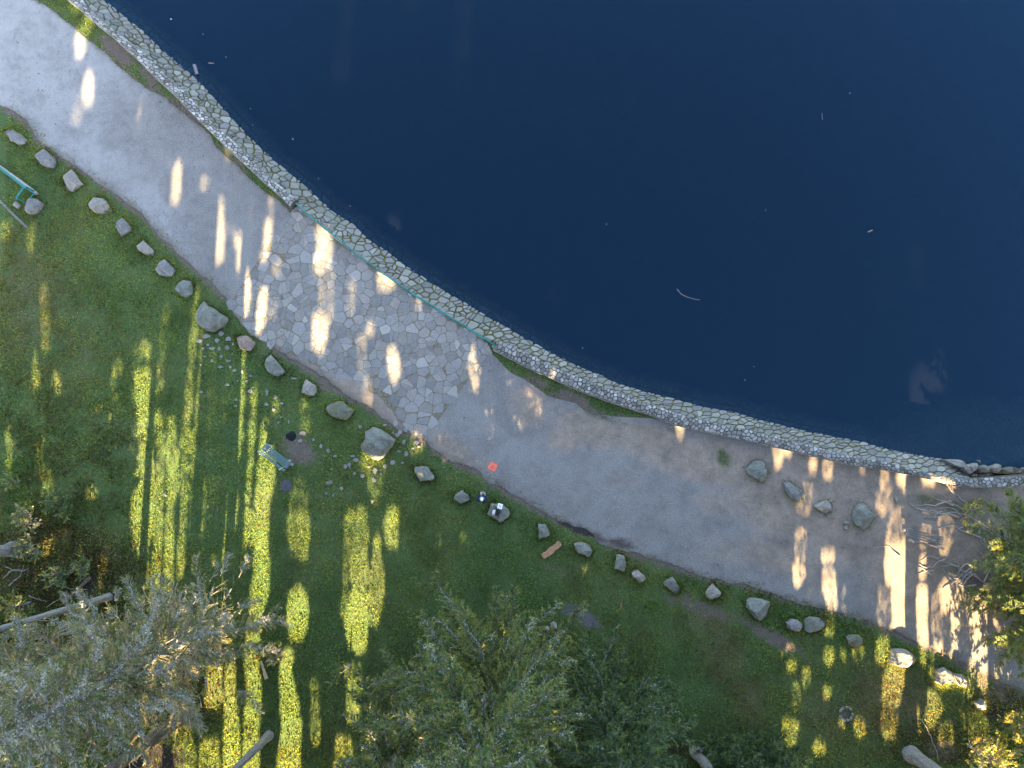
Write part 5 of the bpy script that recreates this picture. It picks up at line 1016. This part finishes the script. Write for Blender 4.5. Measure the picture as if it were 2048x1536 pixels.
rf = random.Random(3)
for k in range(11):
    u, v = rf.choice([(40,1140),(80,1090),(120,1150),(60,1040),(180,1120),(200,1060),(30,960),(130,1000),(225,1150)]); bush((u+rf.uniform(-18, 18), v+rf.uniform(-18, 18)), rf.uniform(.4, .8), rf.uniform(.5, .95), 15, 26, rf.choice(['dark', 'mid', 'grey']), 'low green fern among the dead leaves at the left edge of the lawn', 500+k, 'fern', 'fern', 2.0)['group'] = 'ferns in the leaf litter'
for k, pr in enumerate([[(8,1155),(25,1140),(60,1138)],[(15,1132),(30,1140),(48,1142),(62,1135)],[(110,1170),(140,1175),(178,1178)],[(62,1190),(85,1200),(100,1202)],[(150,1130),(165,1148),(170,1170)],[(20,1170),(45,1150),(52,1128)],[(95,1215),(130,1192),(160,1188)],[(1840,1435),(1858,1465),(1875,1515)]]):
    q, L = resample([(*P(u, v),) for u, v in pr], 9); m = MB(); m.tube([(a+rf.uniform(-.05, .05), b+rf.uniform(-.05, .05), .08+rf.uniform(-.04, .06)) for a, b in q], [.028*(1-.07*j) for j in range(9)], 5)
    tag(m.build('dead_branch', M_root, None, True), 'thin dead branch lying on the woodland floor', 'branch', 'thin fallen branches')

# exposed roots of the waterside spruces
RT = [[(1962,1075),(1930,1066),(1905,1052),(1885,1055),(1862,1060)],[(1995,1070),(1960,1048),(1935,1030),(1905,1025),(1880,1030),(1848,1035)],[(2000,1075),(1970,1060),(1945,1040),(1925,1022),(1900,1004),(1880,1000),(1865,998),(1862,993)],[(1990,1080),(1965,1068),(1940,1062),(1918,1040)],
 [(1905,1010),(1885,1003),(1870,1012),(1850,1010),(1832,1012)],[(1915,1035),(1893,1028),(1870,1027),(1850,1022),(1838,1020)],[(1990,1110),(1962,1085),(1960,1060),(1952,1052)],[(1995,1105),(1975,1092),(1962,1078),(1950,1060)],[(2000,1120),(1985,1090),(1970,1070),(1975,1058)],
 [(2030,1190),(1990,1185),(1965,1165),(1950,1150),(1925,1142),(1905,1128),(1880,1134)],[(1960,1163),(1945,1150),(1930,1155),(1915,1148)],[(1985,1182),(1962,1180),(1950,1190),(1938,1178)],[(1950,1170),(1930,1173),(1915,1168)],[(1965,1165),(1972,1150),(1980,1140)],[(1905,1165),(1895,1150),(1885,1138)],
 [(1800,1112),(1788,1105),(1778,1092),(1770,1092),(1755,1096),(1730,1090)],[(1860,1150),(1845,1135),(1830,1130)],[(1975,1208),(1955,1192),(1935,1188)],[(2030,1060),(2010,1035),(1985,1015),(1970,1000)],[(1990,1100),(1970,1110),(1948,1100)],[(1925,1035),(1912,1022),(1895,1015),(1875,1018)]]
rq = random.Random(31)
for k in range(24):
    cx, cy, sp = rq.choice([(1885,1012,45),(1945,1150,50),(1965,1070,40),(1900,1130,45)]); u, v = cx+rq.uniform(-sp, sp), cy+rq.uniform(-22, 22); an = math.atan2(v-1100, u-2010)+rq.uniform(-.6, .6); pr = [(u, v)]
    for _ in range(rq.randint(3, 6)): an += rq.uniform(-.6, .6); u += 8*math.cos(an); v += 8*math.sin(an); pr.append((u, v))
    RT.append(pr)
M_root.node_tree.nodes
for i, pr in enumerate(RT):
    q, L = resample([(*P(u, v),) for u, v in pr], max(8, len(pr)*4)); m = MB(); r0 = (.075 if i < 10 else .055)*(1 if i != 15 else .7)
    pts = [(a+mnoise.noise(Vector((a*2, b*2, i)))*.09, b+mnoise.noise(Vector((a*2, b*2, i+40)))*.09, .035+.05*mnoise.noise(Vector((a, b, i+9)))) for a, b in q]
    m.tube(pts, [r0*(1-.75*k/len(pts)) for k in range(len(pts))], 7)
    tag(m.build('exposed_root', M_root, None, True), 'bare grey root snaking over the sand at the foot of the waterside spruces', 'root', 'bare roots over the sand')

# ------------------------------------------------------------------ unseen wood to the south, its crowns shaped to cast the streaks of sun
rF = random.Random(77); gF = np.random.default_rng(77)
def trunk_cost(x, y, r_, top):
    zz = np.linspace(0, top, 110); c = 0
    for o_ in (-r_, -r_*.4, r_*.4, r_): c += float(mval(x+o_+0*zz, y+0*zz, zz).sum())
    return c
rows = [(-21.5, 19, 27), (-25.5, 17, 28), (-29.5, 13, 28), (-34, 9, 28), (-39, 6, 28), (-44, 6, 28), (-50, 6, 28)]
nt_ = 0; TREES = []
for (yr, zc0, zt) in rows:
    x0 = -38+rF.uniform(0, 2)
    while x0 < 39:
        yy = yr+rF.uniform(-1.2, 1.2); r_ = rF.uniform(.13, .21); cand = [(trunk_cost(x0+d, yy, r_+.04, zt*.85)+abs(d)*.3, x0+d) for d in np.arange(-3.2, 3.21, .08)]; xx = min(cand)[1]
        t = thing('forest_conifer', (xx, yy, 0), 'unseen tall conifer, crown shaped to the sun streaks, beyond the lower edge of the picture', 'conifer', 'unseen conifers to the south shaped for the sun streaks')
        m = MB(); m.tube([(0, 0, -.2), (0, 0, zt*.5), (0, 0, zt)], [r_*1.2, r_*.8, .04], 8); m.build('trunk', M_bark, t, True)
        TREES.append((xx, yy, zc0, zt, t)); nt_ += 1
        x0 += rF.uniform(4.6, 6.0)
LV = np.array(LD); CX, CY = .15, .5; NXc, NYc = int(70/CX), int(60/CY); OD = np.zeros((NYc, NXc)); SINE = math.sin(R(SUN_EL))
def gcell(p):
    k = p[:, 2]/TAN; return ((p[:, 0]+k*SH+35)/CX).astype(int), ((p[:, 1]+k+28)/CY).astype(int)
def quads(c0, s):
    n = len(c0); a = unit(gF.normal(size=(n, 3))); b = unit(np.cross(a, gF.normal(size=(n, 3)))); s = s[:, None]
    V = np.stack([c0-a*s-b*s*.6, c0+a*s-b*s*.6, c0+a*s+b*s*.6, c0-a*s+b*s*.6], 1); ar = 4*s[:, 0]**2*.6*np.abs((np.cross(a, b)*LV).sum(1)); return V, ar
def mtest(V):
    c0 = V.mean(1); mv = np.maximum(mval(c0[:, 0], c0[:, 1], c0[:, 2]), crown_lit(c0[:, 0], c0[:, 1], c0[:, 2]))
    for k in range(4):
        for f_ in (0, .33, .67):
            q_ = V[:, k]*(1-f_)+V[:, (k+1) % 4]*f_; mv = np.maximum(mv, mval(q_[:, 0], q_[:, 1], q_[:, 2])); q_ = q_*.5+c0*.5; mv = np.maximum(mv, mval(q_[:, 0], q_[:, 1], q_[:, 2]))
    return mv
def addod(V, ar):
    gx, gy = gcell(V.mean(1)); ok = (gx >= 1) & (gx < NXc-1) & (gy >= 1) & (gy < NYc-1); gx, gy, ar = gx[ok], gy[ok], ar[ok]/(CX*CY*SINE)
    for dx in (-1, 0, 1):
        for dy in (-1, 0, 1): np.add.at(OD, (gy+dy, gx+dx), ar*(.28 if dx == dy == 0 else .09))
LEAF = {i: [] for i in range(len(TREES))}
for i, (xx, yy, zc0, zt, t) in enumerate(TREES):
    n = 2300; f = gF.beta(1.3, 1.25, n); z = zc0-3+(zt-zc0+3)*f; Rm = 4.0*np.sin(PI*np.clip(.12+f*.80, 0, 1))**.6; an = gF.uniform(0, 2*PI, n); rad = Rm*np.sqrt(gF.random(n))
    V, ar = quads(np.stack([xx+rad*np.cos(an), yy+rad*np.sin(an), z], 1), gF.uniform(.13, .24, n)); k = mtest(V) <= 0; LEAF[i].append(V[k]); addod(V[k], ar[k])  # leaves standing in a traced sun streak are left out
TX = np.array([q[0] for q in TREES]); TY = np.array([q[1] for q in TREES]); Z0 = np.array([q[2] for q in TREES]); Z1 = np.array([q[3] for q in TREES])
cgx, cgy = np.meshgrid(-35+CX*(np.arange(NXc)+.5), -28+CY*(np.arange(NYc)+.5)); cgx = cgx.ravel(); cgy = cgy.ravel(); inr = (np.abs(cgx) < 31) & (cgy > -19) & (cgy < 29)
cgx, cgy = cgx[inr], cgy[inr]; zero_ = np.zeros_like(cgx); cm = mval(cgx, cgy, zero_); tgt = np.where(cm > 0, -np.log(np.clip(cm, .01, .999)), 5.2)
for rnd in range(18):  # adds leaf quads along the sun rays until each cell is shaded enough
    fine = rnd >= 7
    gx, gy = gcell(np.stack([cgx, cgy, zero_], 1)); need = tgt-OD[gy, gx]; cnt = np.clip(np.ceil(need*(3 if fine else .5)), 0, 12 if fine else 2).astype(int); cnt[cm > 0] = (need[cm > 0] > .08)*2; idx = np.repeat(np.arange(len(cgx)), cnt)
    if len(idx) == 0: break
    X_ = cgx[idx]+gF.uniform(-CX, CX, len(idx))*.5; Y_ = cgy[idx]+gF.uniform(-CY, CY, len(idx))*.5; lo = np.maximum(-46, Y_-26/TAN); hi = np.minimum(-19.5, Y_-4.5/TAN); hi = np.maximum(hi, lo+.5)
    ys = hi-(hi-lo)*gF.random(len(idx))**(2.5 if fine else 1); z = (Y_-ys)*TAN; xs = X_-(Y_-ys)*SH; part = cm[idx] > 0
    V, ar = quads(np.stack([xs, ys, z], 1), np.where(part, gF.uniform(.04, .08, len(idx)), gF.uniform(.035, .07, len(idx)) if fine else gF.uniform(.08, .17, len(idx)))); mt = mtest(V); k = np.where(part, True, mt <= 0)
    ti = np.argmin((xs[:, None]-TX)**2+((ys[:, None]-TY)*.8)**2+1e3*((z[:, None] < Z0-7) | (z[:, None] > Z1)), 1); addod(V[k], ar[k])
    for i in np.unique(ti[k]): LEAF[i].append(V[k & (ti == i)])
tot_ = 0
for i, (xx, yy, zc0, zt, t) in enumerate(TREES):
    V = np.concatenate(LEAF[i])-np.array((xx, yy, 0)); k = len(V); tot_ += k; cc = np.array(GREENS['dark'])[gF.integers(0, 4, k)]
    mesh_np('foliage', V.reshape(-1, 3), np.arange(k*4).reshape(k, 4), M_needle, t, cols=np.repeat(cc, 4, 0))
print('leaves', tot_)
print('forest trees', nt_)

# ------------------------------------------------------------------ grass and undergrowth
def grass(name, n, label, cat, size, wfun, colfun, lean, quad=False, wd=.16):
    x = rng.uniform(-29, 29, n); y = rng.uniform(-18.5, 26, n); w_ = wfun(x, y); k = rng.random(n) < w_; x, y = x[k], y[k]; n = len(x)
    L = rng.uniform(size*.6, size*1.4, n); D = rng.normal(0, lean, (n, 3)); D[:, 2] = rng.uniform(.5, 1.2, n); z = np.full(n, -.01)
    V, Fc, C = leaves(np.stack([x, y, z], 1), D, L, L*wd*rng.uniform(.7, 1.4, n), colfun(x, y), quad=quad)
    o = mesh_np(name, V, Fc, M_grass, cols=C); tag(o, label, cat, kind='stuff'); return o
lake_np = np.array(PP(land_px_north)+[(60, 60), (-60, 60)])
ppn = np.array(pp); apn = np.array(apron_poly)
def landw(x, y): return ~inpoly(x, y, lake_np)
EDGE_N = PP(GRASS_S)
def wgrass(x, y):
    dp = dist_poly(x, y, EDGE_N); inp = inpoly(x, y, ppn); w_ = landw(x, y) & ~inp & ~inpoly(x, y, apn)
    bare = np.clip(blob(x, y, DIRT)*1.1, 0, 1); bare = np.maximum(bare, blob(x, y, DARK)); bare = np.maximum(bare, blob(x, y, LITTER)*.55); bare = np.maximum(bare, blob(x, y, GRAV)*1.5)
    patch = np.clip(.55+1.0*(vn(x, y, 1.3, 3)-.35), .25, 1); e = np.clip((dp-.02)/.7, .12, 1); r = w_*patch*e*np.clip(1-bare, 0, 1)
    # tufts creeping onto the sand and the path edge
    tuft = np.where(inp, blob(x, y, PGREEN)*.8*(vn(x, y, 2.2, 8) > .45)+np.clip(1-dp/.55, 0, 1)*.45*(vn(x, y, 1.7, 12) > .4), 0)
    return np.maximum(r, tuft)
def cgrass(x, y):
    n = len(x); a = vn(x, y, .22, 21)[:, None]; b = vn(x, y, .9, 22)[:, None]; c = vn(x, y, 3.0, 23)[:, None]
    col = np.array((.105,.225,.085))*(1-a)+np.array((.17,.25,.075))*a; col = col*(.65+.7*b); dry = np.clip(blob(x, y, DRY)+blob(x, y, LITTER)*.4, 0, 1)[:, None]*(.45+.55*c)
    edge = np.clip(1-dist_poly(x, y, EDGE_N)/.9, 0, 1)[:, None]*.7; dry = np.maximum(dry, edge*c*1.2).clip(0, 1)
    col = col*(1-dry)+np.array((.21,.175,.095))*dry; col = col*rng.uniform(.5, 1.4, (n, 1)); r_ = rng.random(n); col[r_ > .992] = (.27,.27,.13); col[r_ < .08] = (.018,.045,.018); return col
grass('short_grass', 1200000, 'short mown grass of the lawn beside the path', 'grass', .115, wgrass, cgrass, .75, False, .24)
UND = [(60,1120,150,150,0,1),(60,900,90,120,0,.8),(180,1150,100,90,0,.9),(200,900,60,80,0,.6),(130,1000,110,60,0,.9)]
def wund(x, y): return landw(x, y)*~inpoly(x, y, ppn)*np.clip(blob(x, y, UND)*.8+blob(x, y, LITTER)*.45+blob(x, y, DRY)*.12-blob(x, y, DARK)*.4, 0, 1)*(vn(x, y, 1.1, 31) > .38)
def cund(x, y):
    n = len(x); p = np.array([(.04,.10,.035),(.06,.13,.045),(.10,.13,.04),(.10,.08,.045),(.035,.07,.03),(.10,.11,.05),(.08,.15,.06)])
    k = (vn(x, y, .8, 33)*6.9+rng.normal(0, 1.2, n)).clip(0, 6.9).astype(int); return p[k]*rng.uniform(.6, 1.3, (n, 1))
grass('undergrowth', 420000, 'low tangled undergrowth and fallen leaves on the woodland floor', 'undergrowth', .16, wund, cund, 1.1, True, .42)
IVY = [(1545,1185,50,22,20,1),(1620,1215,70,26,18,1),(1585,1235,44,16,10,1),(1560,1245,30,16,0,.9),(1690,1245,40,14,20,.8),(1725,1262,26,12,25,.8),(1500,1190,30,14,15,.7),(1085,1045,12,8,60,.9),(1103,1078,12,10,0,.8),(1300,1215,14,10,0,.8),(1280,1165,14,8,0,.6),(1380,1160,20,10,20,.8),(1445,1170,30,10,18,.8),(1240,1105,14,8,0,.7),(1570,1000,14,10,30,.4),(1360,1170,16,8,0,.7),(575,1000,14,10,0,.7),(565,748,12,16,60,.6),(925,985,24,8,0,.5),(985,1000,12,8,0,.5),(1590,925,8,6,0,.3),(240,790,30,20,0,.7),(200,810,24,20,0,.7),(150,1020,40,30,0,.5)]
grass('creeping_ivy', 420000, 'dense green creeping ground cover around the roadside boulders', 'ground cover', .11, lambda x, y: blob(x, y, IVY)*.9*~inpoly(x, y, ppn), lambda x, y: np.array([(.05,.14,.035),(.08,.19,.045),(.035,.09,.025),(.15,.24,.06)])[rng.integers(0, 4, len(x))]*rng.uniform(.6, 1.2, (len(x), 1)), .9, True, .7)

def fringe():
    PX = []; PY = []; DX = []; DY = []
    for i, (px, *_r) in enumerate(BS):
        if i >= 32: nb = 260
        else: nb = 900
        q, L = resample(PP(px)+[P(*px[0])], 200); c = q.mean(0); k = rng.integers(0, 200, nb); p = q[k]; d = p-c; d /= np.hypot(*d.T)[:, None]; off = rng.exponential(.09, nb)[:, None]; p = p+d*(off-.04)
        PX.append(p[:, 0]); PY.append(p[:, 1]); DX.append(d[:, 0]); DY.append(d[:, 1])
    x, y, dx, dy = map(np.concatenate, (PX, PY, DX, DY)); n = len(x); L = rng.uniform(.1, .26, n)
    D = np.stack([rng.normal(0, .5, n)-dx*.15, rng.normal(0, .5, n)-dy*.15, rng.uniform(.5, 1, n)], 1)
    V, Fc, C = leaves(np.stack([x, y, np.zeros(n)-.01], 1), D, L, L*.16, cgrass(x, y)*.9)
    tag(mesh_np('grass_tufts', V, Fc, M_grass, cols=C), 'longer grass left standing round the feet of the boulders', 'grass', kind='stuff')
fringe()

def gravel():
    n = 90000; x = rng.uniform(-29, 29, n); y = rng.uniform(-18, 26, n); k = inpoly(x, y, ppn) & ~inpoly(x, y, apn) & (rng.random(n) < .25+.75*(vn(x, y, .5, 51) > .45)); x, y = x[k], y[k]; n = len(x)
    s_ = rng.uniform(.010, .026, n)*np.where(rng.random(n) > .985, 2.0, 1); an = rng.uniform(0, 2*PI, n); base = np.array((.20, .195, .185)); m_ = rng.choice([.45, .7, 1.35, 1.8, 2.3], n, p=[.25, .25, .2, .2, .1]); C = base*m_[:, None]; C[rng.random(n) > .97] = (.16, .10, .05)
    V = []
    for k in range(4): V.append(np.stack([x+s_*np.cos(an+k*PI/2)*(1 if k % 2 else .7), y+s_*np.sin(an+k*PI/2)*(1 if k % 2 else .7), np.full(n, .022)], 1))
    V.append(np.stack([x, y, .034+s_*.5], 1)); V = np.stack(V, 1).reshape(-1, 3); b = np.arange(n)[:, None]*5
    Fc = np.concatenate([np.concatenate([b+k, b+(k+1) % 4, b+4], 1)[:, None] for k in range(4)], 1).reshape(-1, 3)
    tag(mesh_np('loose_gravel', V, Fc, M_flag, cols=np.repeat(C, 5, 0)), 'loose small stones and grit strewn over the path', 'gravel', kind='stuff')
gravel()
